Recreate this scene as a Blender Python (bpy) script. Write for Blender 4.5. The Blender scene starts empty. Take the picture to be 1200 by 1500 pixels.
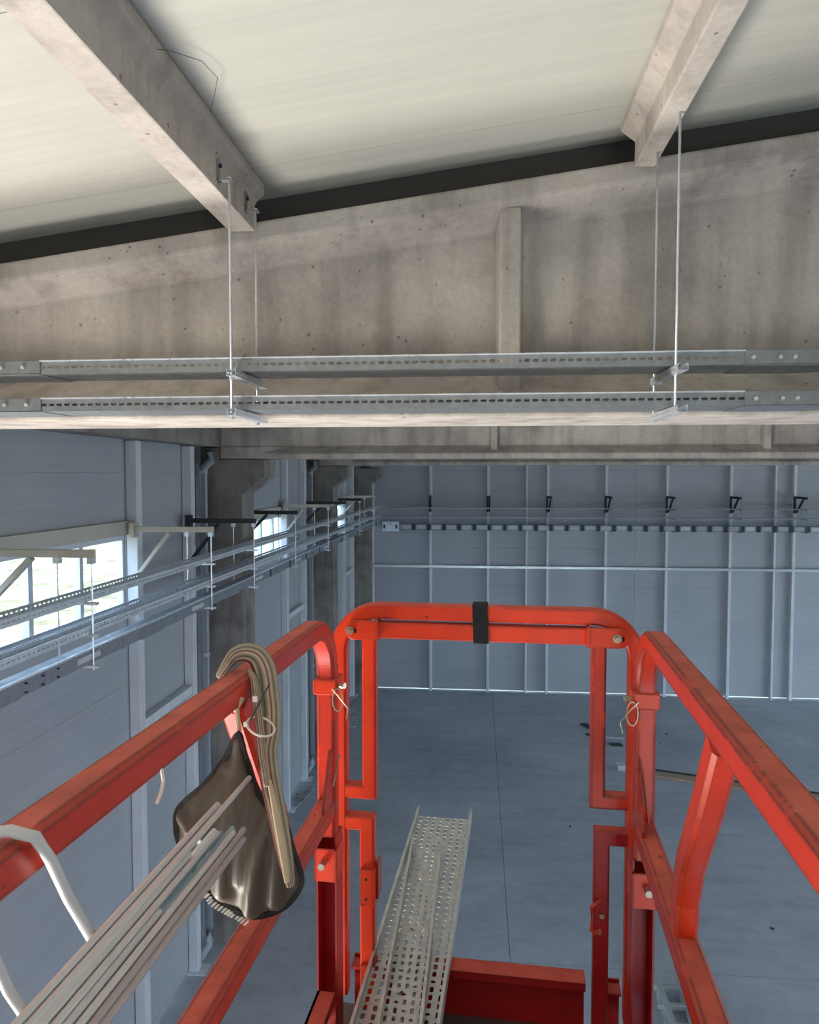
import bpy, bmesh, math, random
from math import pi, sin, cos, atan2, radians as R
from mathutils import Vector, Matrix
random.seed(7)
S = bpy.context.scene
COL = S.collection
EYE = 6.2                                   # eye height over the hall floor, metres
# ------------------------------------------------------------ camera
cd = bpy.data.cameras.new('camera'); cam = bpy.data.objects.new('camera', cd); COL.objects.link(cam)
cd.sensor_fit = 'VERTICAL'; cd.sensor_height = 24; cd.lens = 24*1080/1500; cd.clip_start = .02; cd.clip_end = 500
YAW = math.atan(100/1080); PITCH = math.atan(53/math.hypot(1080, 100))
cam.location = (0, 0, EYE); cam.rotation_euler = (pi/2-PITCH, 0, YAW)
S.camera = cam
# ------------------------------------------------------------ light
S.view_settings.view_transform = 'Standard'; S.view_settings.look = 'None'
S.view_settings.gamma = 1; S.view_settings.use_curve_mapping = False
S.view_settings.exposure = 0.0
w = bpy.data.worlds.new('daylight'); S.world = w; w.use_nodes = True
bg = w.node_tree.nodes['Background']; bg.inputs[0].default_value = (.54, .76, 1, 1); bg.inputs[1].default_value = 7.0
try:
    S.cycles.max_bounces = 8; S.cycles.diffuse_bounces = 5; S.cycles.use_denoising = True
    S.cycles.sample_clamp_indirect = 6
except Exception: pass
def sun(direction, power, col, ang=1.0):
    l = bpy.data.lights.new('sun', 'SUN'); l.energy = power; l.color = col; l.angle = R(ang)
    o = bpy.data.objects.new('sun', l); COL.objects.link(o); o.location = (-8, -20, 30)
    o.rotation_euler = Vector(direction).to_track_quat('-Z', 'Y').to_euler(); return o
def area(name, loc, direction, sx, sy, power, col, portal=False):
    l = bpy.data.lights.new(name, 'AREA'); l.shape = 'RECTANGLE'; l.size = sx; l.size_y = sy; l.energy = power; l.color = col
    if portal: l.cycles.is_portal = True
    o = bpy.data.objects.new(name, l); COL.objects.link(o); o.location = loc
    o.rotation_euler = Vector(direction).to_track_quat('-Z', 'Y').to_euler(); return o
sun((-.08, .62, -.78), 2.2, (1, .93, .8))
# daylight that comes up off the sunlit yard through an unseen gate in the left wall
area('gate_daylight_left', (-4.0, .5, .7), (1, .25, 1.7), 4.4, 2.2, 880, (1, .93, .85))
area('added_fill_rear', (4.5, -8.8, 2.3), (0, 1, -.35), 8.5, 4.4, 210, (.74, .86, 1))  # added cool fill from behind the camera, no known source there
area('added_fill_right', (20.45, 12.5, 2.4), (-1, 0, 0), 10, 4.4, 700, (.76, .87, 1))  # added cool fill for the far bays, through an unseen opening
for y0, y1 in ((3.8, 7.1), (10.2, 13.2), (16.2, 19.1)):
    area('window_daylight', (-3.62, (y0+y1)/2, EYE-1.02), (1, 0, 0), .7, y1-y0, 1, (1, 1, 1), True)
# ------------------------------------------------------------ materials
def lin(c): return tuple(((v/255)/12.92 if v/255 <= .04045 else ((v/255+.055)/1.055)**2.4) for v in c)+(1,)
class NT:
    def __init__(s, name):
        s.m = bpy.data.materials.new(name); s.m.use_nodes = True; s.t = s.m.node_tree; s.n = s.t.nodes
        s.b = s.n['Principled BSDF']; s.co = s.n.new('ShaderNodeTexCoord').outputs['Object']
    def link(s, a, b): s.t.links.new(a, b)
    def mapping(s, scale=(1, 1, 1)):
        n = s.n.new('ShaderNodeMapping'); n.inputs['Scale'].default_value = scale; s.link(s.co, n.inputs[0]); return n.outputs[0]
    def noise(s, scale, detail=4, stretch=(1, 1, 1), rough=.55):
        n = s.n.new('ShaderNodeTexNoise'); n.inputs['Scale'].default_value = scale; n.inputs['Detail'].default_value = detail
        n.inputs['Roughness'].default_value = rough; s.link(s.mapping(stretch), n.inputs['Vector']); return n.outputs[0]
    def ramp(s, src, stops):
        n = s.n.new('ShaderNodeValToRGB'); e = n.color_ramp.elements
        for i, (p, c) in enumerate(stops):
            x = e[i] if i < 2 else e.new(p)
            x.position = p; x.color = c if len(c) == 4 else c+(1,)
        s.link(src, n.inputs[0]); return n.outputs[0]
    def mix(s, f, a, b, mode='MIX'):
        n = s.n.new('ShaderNodeMixRGB'); n.blend_type = mode
        for i, v in enumerate((f, a, b)):
            if isinstance(v, (int, float)): n.inputs[i].default_value = v
            elif isinstance(v, tuple): n.inputs[i].default_value = v
            else: s.link(v, n.inputs[i])
        return n.outputs[0]
    def math(s, op, a, b=0.0):
        n = s.n.new('ShaderNodeMath'); n.operation = op
        for i, v in enumerate((a, b)):
            if isinstance(v, (int, float)): n.inputs[i].default_value = v
            else: s.link(v, n.inputs[i])
        return n.outputs[0]
    def up(s):
        g = s.n.new('ShaderNodeNewGeometry'); x = s.n.new('ShaderNodeSeparateXYZ'); s.link(g.outputs['Normal'], x.inputs[0]); return x.outputs[2]
    def bump(s, h, strength=.3, dist=.01):
        n = s.n.new('ShaderNodeBump'); n.inputs['Strength'].default_value = strength; n.inputs['Distance'].default_value = dist
        s.link(h, n.inputs['Height']); s.link(n.outputs[0], s.b.inputs['Normal'])
    def done(s, col, rough=.6, metal=0.0):
        if isinstance(col, tuple): s.b.inputs['Base Color'].default_value = col
        else: s.link(col, s.b.inputs['Base Color'])
        if isinstance(rough, (int, float)): s.b.inputs['Roughness'].default_value = rough
        else: s.link(rough, s.b.inputs['Roughness'])
        s.b.inputs['Metallic'].default_value = metal
        return s.m
K0, K1 = (0, 0, 0, 1), (1, 1, 1, 1)
def concrete(name, a, b, c, pits=True):
    t = NT(name)
    base = t.ramp(t.noise(1.7, 6), [(.3, lin(a)), (.5, lin(b)), (.72, lin(c))])
    streak = t.ramp(t.noise(2.2, 5, (3, 3, .35)), [(.36, (.70, .69, .68, 1)), (.52, K1)])
    col = t.mix(.8, base, streak, 'MULTIPLY')
    fine = t.ramp(t.noise(38, 5, rough=.7), [(.3, (.80, .79, .78, 1)), (.62, K1)])
    col = t.mix(.75, col, fine, 'MULTIPLY')
    v = t.n.new('ShaderNodeTexVoronoi'); v.inputs['Scale'].default_value = 21; t.link(t.mapping(), v.inputs['Vector'])
    pit = t.ramp(v.outputs[0], [(.09, (.30, .27, .25, 1)), (.17, K1)])
    gate = t.ramp(t.noise(9, 3), [(.53, K0), (.58, K1)])
    col = t.mix(t.mix(1.0, gate, (.75, .75, .75, 1), 'MULTIPLY'), col, t.mix(1, col, pit, 'MULTIPLY'))
    t.bump(t.noise(45, 7, rough=.7), .5, .008)
    return t.done(col, .88)
M = {}
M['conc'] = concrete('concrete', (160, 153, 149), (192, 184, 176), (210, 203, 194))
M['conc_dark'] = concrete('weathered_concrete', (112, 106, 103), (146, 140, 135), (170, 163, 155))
def panel(name, colour, axis, freq, joint=.0):
    t = NT(name)
    sep = t.n.new('ShaderNodeSeparateXYZ'); t.link(t.co, sep.inputs[0])
    s_ = t.math('SINE', t.math('MULTIPLY', sep.outputs[axis], freq))
    st = {0: (1, 1, 1), 1: (.25, 8, 1), 2: (.2, .2, 9)}[axis]
    n = t.noise(3, 4, st)
    col = t.mix(1.0, lin(colour), t.ramp(n, [(.3, (.90, .90, .905, 1)), (.65, K1)]), 'MULTIPLY')
    col = t.mix(.6, col, t.ramp(t.noise(.8, 3), [(.35, (.88, .88, .89, 1)), (.6, K1)]), 'MULTIPLY')
    t.bump(t.math('ADD', s_, t.math('MULTIPLY', n, 1.0)), .08, .0008)
    return t.done(col, .42)
M['roof_panel'] = panel('roof_panel_sheet', (196, 196, 186), 1, 90)
M['wall_panel'] = panel('wall_panel_sheet', (174, 178, 183), 2, 110)
M['steel_grey'] = (lambda t: t.done(t.mix(1, lin((216, 220, 225)), t.ramp(t.noise(6, 4, (1, 1, .3)), [(.3, (.86, .85, .84, 1)), (.6, K1)]), 'MULTIPLY'), .45))(NT('painted_grey_steel'))
M['lintel'] = (lambda t: t.done(t.mix(1, lin((196, 192, 180)), t.ramp(t.noise(3, 4, (1, .3, 1)), [(.3, (.88, .87, .86, 1)), (.6, K1)]), 'MULTIPLY'), .5))(NT('beige_flashing'))
M['frame'] = (lambda t: t.done(lin((205, 212, 222)), .35))(NT('window_frame_paint'))
def galv(name, c, rough, metal):
    t = NT(name)
    n = t.noise(30, 5, (1, 1, 1))
    col = t.mix(1, lin(c), t.ramp(n, [(.3, (.78, .79, .8, 1)), (.65, K1)]), 'MULTIPLY')
    r = t.ramp(t.noise(14, 3), [(.3, (rough-.08,)*3+(1,)), (.7, (rough+.12,)*3+(1,))])
    return t.done(col, r, metal)
M['galv'] = galv('galvanised_steel', (226, 231, 236), .34, .5)
M['galv_dull'] = galv('dull_galvanised_steel', (150, 154, 156), .42, .6)
M['tray'] = galv('perforated_zinc_sheet', (204, 207, 204), .42, .45)
M['trunk'] = galv('grey_busbar_casing', (142, 148, 158), .45, .3)
M['trunk_lid'] = galv('pale_busbar_label', (206, 210, 214), .5, .1)
M['trunk_face'] = galv('busbar_face', (178, 182, 188), .4, .3)
M['black'] = (lambda t: t.done(lin((26, 27, 30)), .6))(NT('black_plastic'))
M['dark_bracket'] = (lambda t: t.done(lin((52, 55, 60)), .55, .2))(NT('dark_bracket_steel'))
M['box'] = (lambda t: t.done(lin((214, 226, 236)), .4))(NT('pale_feed_box'))
def red(name, c, dusty, wear=.35):
    t = NT(name)
    n = t.noise(9, 5)
    col = t.mix(1, lin(c), t.ramp(n, [(.3, (.82, .80, .80, 1)), (.62, K1)]), 'MULTIPLY')
    up = t.ramp(t.up(), [(.55, K0), (.9, K1)])
    grime = t.ramp(t.noise(16, 6), [(.25, lin((158, 78, 62))), (.5, lin((196, 92, 74))), (.75, lin((208, 106, 88)))])
    col = t.mix(t.mix(1, up, (dusty,)*3+(1,), 'MULTIPLY'), col, grime)
    chips = t.ramp(t.noise(34, 7, (1, .6, 1), .6), [(.30, K1), (.335, K0)])
    col = t.mix(t.mix(1, chips, (.85,)*3+(1,), 'MULTIPLY'), col, lin((64, 44, 36)))
    bv = t.n.new('ShaderNodeBevel'); bv.samples = 4; bv.inputs['Radius'].default_value = .009
    ge = t.n.new('ShaderNodeNewGeometry'); dt = t.n.new('ShaderNodeVectorMath'); dt.operation = 'DOT_PRODUCT'
    t.link(bv.outputs[0], dt.inputs[0]); t.link(ge.outputs['Normal'], dt.inputs[1])
    edge = t.ramp(dt.outputs['Value'], [(.95, K1), (.992, K0)])
    worn = t.ramp(t.noise(11, 6, rough=.7), [(.40, K0), (.46, K1)])
    col = t.mix(t.mix(1, t.mix(1, edge, worn, 'MULTIPLY'), (wear,)*3+(1,), 'MULTIPLY'), col, lin((52, 42, 36)))
    t.bump(t.noise(70, 4), .12, .002)
    return t.done(col, t.ramp(up, [(0, (.33,)*3), (1, (.7,)*3)]))
M['red'] = red('orange_red_paint', (228, 62, 24), .8)
M['red_worn'] = red('worn_orange_red_paint', (214, 56, 30), 1.0, .95)
M['red_shaded'] = red('shaded_red_paint', (176, 30, 30), .6)  # same paint darkened: shade of lower and inner parts put into the colour
M['bolt'] = galv('bolt_steel', (190, 180, 160), .35, .8)
M['hole'] = (lambda t: t.done(lin((20, 12, 12)), .9))(NT('bolt_hole_black'))
def floor_mat():
    t = NT('power_floated_concrete')
    c = t.ramp(t.noise(.35, 6), [(.3, lin((160, 167, 178))), (.55, lin((184, 190, 200))), (.75, lin((198, 204, 212)))])
    c = t.mix(.7, c, t.ramp(t.noise(4, 6, rough=.65), [(.3, (.80, .80, .80, 1)), (.6, K1)]), 'MULTIPLY')
    c = t.mix(.5, c, t.ramp(t.noise(1.2, 7, (.4, 2.5, 1), .7), [(.34, (.7, .7, .71, 1)), (.5, K1)]), 'MULTIPLY')
    scr = t.ramp(t.noise(2.0, 8, (1, 4, 1), .75), [(.68, K0), (.72, K1)])
    c = t.mix(t.mix(1, scr, (.4,)*3+(1,), 'MULTIPLY'), c, lin((186, 192, 200)))
    t.bump(t.noise(20, 5), .08, .004)
    return t.done(c, .55)
M['floor'] = floor_mat()
M['joint'] = (lambda t: t.done(lin((70, 74, 82)), .9))(NT('floor_joint_filler'))
M['ground'] = (lambda t: t.done(t.ramp(t.noise(.5, 8, rough=.7), [(.35, lin((96, 84, 52))), (.5, lin((150, 132, 92))), (.65, lin((205, 190, 160)))]), .95))(NT('sandy_yard'))
M['vinyl'] = (lambda t: (t.bump(t.noise(120, 3), .2, .001), t.done(t.mix(1, lin((92, 82, 70)), t.ramp(t.noise(7, 4), [(.3, (.7, .69, .68, 1)), (.65, K1)]), 'MULTIPLY'), .5))[1])(NT('brown_coated_fabric'))
M['binding'] = (lambda t: t.done(lin((28, 24, 24)), .85))(NT('black_binding'))
M['tape'] = (lambda t: t.done(lin((9, 10, 15)), .8))(NT('black_insulating_tape'))
def sling():
    t = NT('striped_webbing')
    uv = t.n.new('ShaderNodeUVMap'); sp = t.n.new('ShaderNodeSeparateXYZ'); t.link(uv.outputs[0], sp.inputs[0])
    c = t.ramp(sp.outputs[0], [(0, lin((150, 138, 118))), (.12, lin((176, 164, 142))), (.22, lin((112, 100, 86))), (.34, lin((190, 178, 156))), (.44, lin((120, 36, 34))), (.5, lin((196, 184, 160))), (.62, lin((150, 138, 120))), (.72, lin((92, 80, 70))), (.84, lin((178, 166, 146))), (.93, lin((110, 40, 38)))])
    c = t.mix(.6, c, t.ramp(t.noise(60, 4), [(.3, (.7, .68, .66, 1)), (.6, K1)]), 'MULTIPLY')
    t.bump(t.noise(160, 3), .5, .002)
    return t.done(c, .9)
M['sling'] = sling()
M['cord'] = (lambda t: t.done(lin((196, 176, 146)), .85))(NT('pale_cord'))
M['tie'] = (lambda t: t.done(lin((232, 228, 216)), .45))(NT('white_cable_tie'))
M['rod'] = (lambda t: t.done(lin((206, 208, 206)), .45, .12))(NT('zinc_rod'))
M['rod_blue'] = (lambda t: t.done(lin((150, 176, 184)), .45, .12))(NT('blue_tinted_zinc_rod'))
M['rod_brown'] = (lambda t: t.done(lin((176, 170, 168)), .5, .12))(NT('brownish_zinc_rod'))
M['alu'] = galv('aluminium', (216, 220, 222), .35, .7)
M['wood'] = (lambda t: t.done(t.ramp(t.noise(3, 5, (.5, 8, 1)), [(.3, lin((156, 132, 112))), (.7, lin((188, 164, 142)))]), .8))(NT('raw_timber'))
M['rubble'] = (lambda t: t.done(t.ramp(t.noise(9, 4), [(.35, lin((92, 88, 84))), (.65, lin((170, 164, 154)))]), .9))(NT('rubble'))
M['pipe'] = (lambda t: t.done(lin((158, 166, 176)), .4))(NT('grey_downpipe'))
M['shade_and_outlet'] = (lambda t: t.done(lin((66, 64, 62)), .8))(NT('dark_roof_shade_and_outlet'))  # dark grey standing in for roof shade, also used for the outlet boxes
def glass():
    m = bpy.data.materials.new('window_glass'); m.use_nodes = True; t = m.node_tree; t.nodes.clear()
    o = t.nodes.new('ShaderNodeOutputMaterial'); a = t.nodes.new('ShaderNodeBsdfTransparent'); g = t.nodes.new('ShaderNodeBsdfGlossy'); x = t.nodes.new('ShaderNodeMixShader')
    a.inputs[0].default_value = (.95, .97, 1, 1); g.inputs['Roughness'].default_value = .03; x.inputs[0].default_value = .06
    t.links.new(a.outputs[0], x.inputs[1]); t.links.new(g.outputs[0], x.inputs[2]); t.links.new(x.outputs[0], o.inputs[0]); return m
M['glass'] = glass()
# ------------------------------------------------------------ mesh helpers
class MB:
    """collects geometry for ONE mesh; coordinates are in the frame of the thing (z relative to the eye when Z is used)"""
    def __init__(s): s.v = []; s.f = []; s.uv = {}
    def add(s, vs, fs):
        b = len(s.v); s.v += [tuple(x) for x in vs]; s.f += [tuple(b+i for i in f) for f in fs]; return s
    def box(s, x0, x1, y0, y1, z0, z1, bev=0.0):
        x0, x1 = sorted((x0, x1)); y0, y1 = sorted((y0, y1)); z0, z1 = sorted((z0, z1))
        if bev <= 0:
            return s.add([(x, y, z) for z in (z0, z1) for y in (y0, y1) for x in (x0, x1)],
                         [(0, 2, 3, 1), (4, 5, 7, 6), (0, 1, 5, 4), (2, 6, 7, 3), (0, 4, 6, 2), (1, 3, 7, 5)])
        bm = bmesh.new(); bmesh.ops.create_cube(bm, size=1)
        for v in bm.verts: v.co = Vector(((x0+x1)/2+v.co.x*(x1-x0), (y0+y1)/2+v.co.y*(y1-y0), (z0+z1)/2+v.co.z*(z1-z0)))
        bmesh.ops.bevel(bm, geom=list(bm.edges), offset=bev, segments=1, affect='EDGES')
        bm.verts.index_update(); s.add([v.co for v in bm.verts], [[v.index for v in f.verts] for f in bm.faces]); bm.free(); return s
    def prism(s, prof, ax, a, b, prof2=None):
        """extrude a closed 2-D profile along axis ax from a to b"""
        n = len(prof); prof2 = prof2 or prof
        def P(p, t):
            q = list(p); q.insert(ax, t); return tuple(q)
        return s.add([P(p, a) for p in prof]+[P(p, b) for p in prof2],
                     [(i, (i+1) % n, n+(i+1) % n, n+i) for i in range(n)]+[tuple(range(n))[::-1], tuple(range(n, 2*n))])
    def sweep(s, pts, prof, up=(0, 0, 1), closed=False, cap=True):
        """sweep a closed profile [(side, up)] along a polyline, mitred, keeping the given up/side reference"""
        pts = [Vector(p) for p in pts]; n = len(pts); m = len(prof); base = len(s.v); N = Vector(up).normalized()
        for i, p in enumerate(pts):
            a = pts[i-1] if (i or closed) else None; c = pts[(i+1) % n] if (i < n-1 or closed) else None
            d0 = (p-a).normalized() if a is not None else None; d1 = (c-p).normalized() if c is not None else None
            if d0 is None: d0 = d1
            if d1 is None: d1 = d0
            t = (d0+d1).normalized()
            side = t.cross(N)
            if side.length < 1e-4: side = t.cross(Vector((1, 0, .01)))
            side.normalize(); nn = side.cross(t).normalized(); k = 1/max(.35, t.dot(d1))
            # mitre: the direction inside the bend plane is stretched
            bend = (d1-d0)
            for (u, v) in prof:
                o = side*u+nn*v
                if bend.length > 1e-5:
                    bd = bend.normalized(); o = o+bd*(o.dot(bd))*(k-1)
                s.v.append(tuple(p+o))
        for i in range(n if closed else n-1):
            for j in range(m):
                a = base+i*m+j; b = base+i*m+(j+1) % m; c = base+((i+1) % n)*m+(j+1) % m; d = base+((i+1) % n)*m+j
                s.f.append((a, b, c, d))
        if cap and not closed:
            s.f.append(tuple(base+j for j in range(m))[::-1]); s.f.append(tuple(base+(n-1)*m+j for j in range(m)))
        return s
    def tube(s, pts, r, n=10, closed=False, up=(0.03, 0.02, 1)):
        return s.sweep(pts, [(r*cos(2*pi*i/n), r*sin(2*pi*i/n)) for i in range(n)], up, closed)
    def cyl(s, a, b, r, n=14, r2=None):
        a, b = Vector(a), Vector(b); d = (b-a).normalized(); x = d.orthogonal().normalized(); y = d.cross(x); r2 = r if r2 is None else r2
        vs = [a+(x*cos(2*pi*i/n)+y*sin(2*pi*i/n))*r for i in range(n)]+[b+(x*cos(2*pi*i/n)+y*sin(2*pi*i/n))*r2 for i in range(n)]
        return s.add(vs, [(i, (i+1) % n, n+(i+1) % n, n+i) for i in range(n)]+[tuple(range(n))[::-1], tuple(range(n, 2*n))])
    def build(s, name, mat, parent=None, off=(0, 0, 0), smooth=False, bev=0, solid=0):
        me = bpy.data.meshes.new(name)
        o3 = Vector(off)
        me.from_pydata([tuple(Vector(v)-o3) for v in s.v], [], s.f); me.materials.append(M[mat])
        bm = bmesh.new(); bm.from_mesh(me); bmesh.ops.recalc_face_normals(bm, faces=bm.faces); bm.to_mesh(me); bm.free()
        o = bpy.data.objects.new(name, me); COL.objects.link(o)
        if parent: o.parent = parent
        else: o.location = off
        if smooth:
            for p in me.polygons: p.use_smooth = True
        if bev:
            b = o.modifiers.new('edge', 'BEVEL'); b.width = bev; b.segments = 2; b.limit_method = 'ANGLE'; b.angle_limit = R(40)
        if solid:
            b = o.modifiers.new('sheet', 'SOLIDIFY'); b.thickness = solid; b.offset = 0
        return o
def tag(o, label=None, cat=None, group=None, kind=None):
    for k, v in (('label', label), ('category', cat), ('group', group), ('kind', kind)):
        if v: o[k] = v
    return o
def thing(name, loc=(0, 0, 0), rz=0, **kw):
    o = bpy.data.objects.new(name, None); COL.objects.link(o); o.location = loc; o.rotation_euler = (0, 0, rz); o.empty_display_size = .1
    return tag(o, **kw)
def copy_tree(o, parent=None, loc=None, **kw):
    c = o.copy(); COL.objects.link(c)
    if parent: c.parent = parent
    if loc is not None: c.location = loc
    for ch in list(o.children): copy_tree(ch, c)
    return tag(c, **kw)
def arc(cx, cy, r, a0, a1, n=8): return [(cx+r*cos(R(a0+(a1-a0)*i/n)), cy+r*sin(R(a0+(a1-a0)*i/n))) for i in range(n+1)]
def rect(w_, h_): return [(-w_/2, -h_/2), (w_/2, -h_/2), (w_/2, h_/2), (-w_/2, h_/2)]
def rrect(w_, h_, r):
    return [(-w_/2+r, -h_/2), (w_/2-r, -h_/2), (w_/2, -h_/2+r), (w_/2, h_/2-r), (w_/2-r, h_/2), (-w_/2+r, h_/2), (-w_/2, h_/2-r), (-w_/2, -h_/2+r)]
# perforated sheet: real holes, one cell at a time
_cell = {}
def hole_cell(cw, ch, poly):
    key = (round(cw, 5), round(ch, 5), tuple(poly))
    if key in _cell: return _cell[key]
    def hit(th, pts):
        d = (cos(th), sin(th)); best = None
        for i in range(len(pts)):
            (x1, y1), (x2, y2) = pts[i], pts[(i+1) % len(pts)]
            den = d[0]*(y2-y1)-d[1]*(x2-x1)
            if abs(den) < 1e-12: continue
            t = (x1*(y2-y1)-y1*(x2-x1))/den; u = (x1*d[1]-y1*d[0])/den
            if t > 0 and -1e-6 <= u <= 1+1e-6 and (best is None or t > best): best = t
        return best
    rc = [(-cw/2, -ch/2), (cw/2, -ch/2), (cw/2, ch/2), (-cw/2, ch/2)]
    ths = sorted(set(round(atan2(y, x), 5) for x, y in list(poly)+rc))
    inner = [(cos(t)*hit(t, poly), sin(t)*hit(t, poly)) for t in ths]; outer = [(cos(t)*hit(t, rc), sin(t)*hit(t, rc)) for t in ths]
    _cell[key] = (inner, outer); return _cell[key]
def slot(l, w_):          # rounded slot, long in the first axis
    c = min(l, w_)*.3
    return ((-l/2+c, -w_/2), (l/2-c, -w_/2), (l/2, -w_/2+c), (l/2, w_/2-c), (l/2-c, w_/2), (-l/2+c, w_/2), (-l/2, w_/2-c), (-l/2, -w_/2+c))
def clover(r): return tuple((r*(1+.28*cos(4*t))*cos(t), r*(1+.28*cos(4*t))*sin(t)) for t in [2*pi*i/16 for i in range(16)])
def perforated(mb, P, nx, cw, rows):
    """P(s, t) maps along/across to 3-D. rows: list of (t0, t1, fn(i) -> polygon or None)"""
    for (t0, t1, fn) in rows:
        for i in range(nx):
            poly = fn(i); s0 = i*cw; cx, cy = s0+cw/2, (t0+t1)/2
            if poly is None:
                mb.add([P(s0, t0), P(s0+cw, t0), P(s0+cw, t1), P(s0, t1)], [(0, 1, 2, 3)]); continue
            if poly == 'skip': continue
            a, b = hole_cell(cw, t1-t0, poly); n = len(a)
            mb.add([P(cx+x, cy+y) for x, y in a]+[P(cx+x, cy+y) for x, y in b], [(j, (j+1) % n, n+(j+1) % n, n+j) for j in range(n)])
def u_tray(mb, A, B, width, height, cw, floor_rows, side_fn, side=Vector((1, 0, 0)), up=Vector((0, 0, 1)), lip=.006):
    """slotted U channel from A to B (centre line of its floor)"""
    A, B = Vector(A), Vector(B); d = (B-A); L = d.length; d.normalize(); n = int(round(L/cw)); cw = L/n
    side = (side-d*side.dot(d)).normalized()
    perforated(mb, lambda s, t: A+d*s+side*t, n, cw, floor_rows)
    for sg in (-1, 1):
        q = side*(sg*width/2)
        h3 = height/3
        perforated(mb, lambda s, t: A+q+d*s+up*t, n, cw, [(0, h3, lambda i: None), (h3, 2*h3, side_fn), (2*h3, height, lambda i: None)])
        mb.add([A+q+up*height, B+q+up*height, B+q*(1-lip*2/width)+up*height, A+q*(1-lip*2/width)+up*height], [(0, 1, 2, 3)])
Z = lambda z: z+EYE
XW, YF, YB, XR = -3.57, 21.1, -9.0, 20.5     # inner faces of the left, far, rear and right walls
RIDGE = 8.5
def TOP(x): return .858+.1242*(min(x, 2*RIDGE-x)+1.92)      # top edge of the girders, relative to the eye
# ------------------------------------------------------------ the setting
fl = thing('floor', kind='structure')
nx, ny = 4, 5
xs = [XW-.3, .44, 6.4, 12.4, XR+.3]; ys = [YB-.3, -3, 3, 9.2, 15.2, YF+.12]
for i in range(4):
    for j in range(5):
        MB().box(xs[i]+.004, xs[i+1]-.004, ys[j]+.004, ys[j+1]-.004, -.15, 0).build('floor_slab', 'floor', fl)
jn = MB()
for x in xs[1:-1]: jn.box(x-.005, x+.005, YB, YF, -.02, -.004)
for y in ys[1:-1]: jn.box(XW, XR, y-.005, y+.005, -.02, -.005)
jn.build('expansion_joint', 'joint', fl)
MB().box(-120, 120, -80, 140, -.55, -.16).build('yard_ground', 'ground', off=(0, 0, -.16))
tag(bpy.data.objects['yard_ground'], kind='structure')
hill = MB(); hv = []; hn = 40
for j in range(7):
    for i in range(hn+1):
        r = 34+j*9; y = -40+i*3.6
        hv.append((-r, y, -.2+(0 if j == 0 else (j**1.3)*.42*(1+.35*sin(y*.11+j)+.2*sin(y*.37)))))
hill.add(hv, [(j*(hn+1)+i, j*(hn+1)+i+1, (j+1)*(hn+1)+i+1, (j+1)*(hn+1)+i) for j in range(6) for i in range(hn)])
tag(hill.build('hillside', 'ground', off=(-40, 20, 0), smooth=True), kind='structure')
# ceiling: sheets one metre wide laid across the purlins
ce = thing('ceiling', kind='structure')
k = 0; y = YB-.3
CEIL = .135
while y < YF+.4:
    for a, b in ((XW-.35, RIDGE), (RIDGE, XR+.3)):
        za, zb = Z(TOP(a)+CEIL), Z(TOP(b)+CEIL)
        MB().prism([(a, za), (b, zb), (b, zb+.1), (a, za+.1)], 1, y+.0015, y+.9985).build('roof_panel', 'roof_panel', ce)
    y += 1.0
# left wall: horizontal sandwich panels, cut around windows and gate
WIN = [(3.75, 7.2, -.605, -1.35, (4.85, 5.6, 6.37), False), (10.25, 13.28, -.70, -1.44, (10.9, 11.3, 11.97, 12.68), True), (16.3, 19.15, -.72, -1.44, (17.0, 17.75, 18.45), False)]
GATE = (-2.2, 2.7, 4.0)
wl = thing('wall_left', kind='structure')
def wp(a, b, z0, z1, g=0, par=wl):
    if b-a > .01 and z1-z0 > .01: MB().box(XW-.1, XW, a+g, b-g, z0+g, z1-g, .004).build('wall_panel', 'wall_panel', par)
rows = [.025, .83, 1.91, 2.99, 4.07, 5.15, 6.23, 7.02]
for r0, r1 in zip(rows, rows[1:]):
    if r0 < 4.0:
        wp(YB, GATE[0], r0, r1); wp(GATE[1], YF, r0, r1)
    elif r0 < 4.1:
        wp(YB, GATE[0], r0, r1); wp(GATE[0], GATE[1], GATE[2], r1)
        e = GATE[1]
        for (a, b, zt, zb, _, _) in WIN: wp(e, a, r0, r1); wp(a, b, r0, Z(zb)); e = b
        wp(e, YF, r0, r1)
    elif r0 < 5.2:
        e = YB
        for (a, b, zt, zb, _, _) in WIN: wp(e, a, r0, r1); wp(a, b, Z(zt), r1); e = b
        wp(e, YF, r0, r1)
    else: wp(YB, YF, r0, r1)
for n_, (a, b, zt, zb, mu, tr) in enumerate(WIN):
    wn = thing('window_%d' % (n_+1), (XW-.05, a, Z(zb)), kind='structure')
    off = (XW-.05, a, Z(zb))
    f = MB(); zt, zb = Z(zt), Z(zb)
    x0, x1 = XW-.085, XW-.02
    f.box(x0, x1, a, b, zt-.045, zt); f.box(x0, x1, a, b, zb, zb+.045); f.box(x0, x1, a, a+.045, zb+.045, zt-.045); f.box(x0, x1, b-.045, b, zb+.045, zt-.045)
    f.build('window_frame', 'frame', wn, off)
    ms = [a+.045]+list(mu)+[b-.045]
    for m_ in mu: MB().box(x0+.005, x1+.003, m_-.03, m_+.03, zb+.045, zt-.045).build('mullion', 'frame', wn, off)
    for p, q in zip(ms, ms[1:]):
        MB().box(XW-.06, XW-.054, p+.02, q-.02, zb+.04, zt-.04).build('pane', 'glass', wn, off)
        if tr: MB().box(x0+.01, x1-.01, p+.02, q-.02, (zb+zt)/2-.014, (zb+zt)/2+.014).build('transom', 'frame', wn, off)
    MB().box(XW, XW+.035, a-.25, b+.1, zb-.03, zb-.005).build('window_sill', 'frame', wn, off)
    MB().box(XW, XW+.05, a-.4, b+.02, zt+.012, zt+.15).build('window_lintel', 'lintel', wn, off)
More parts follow.
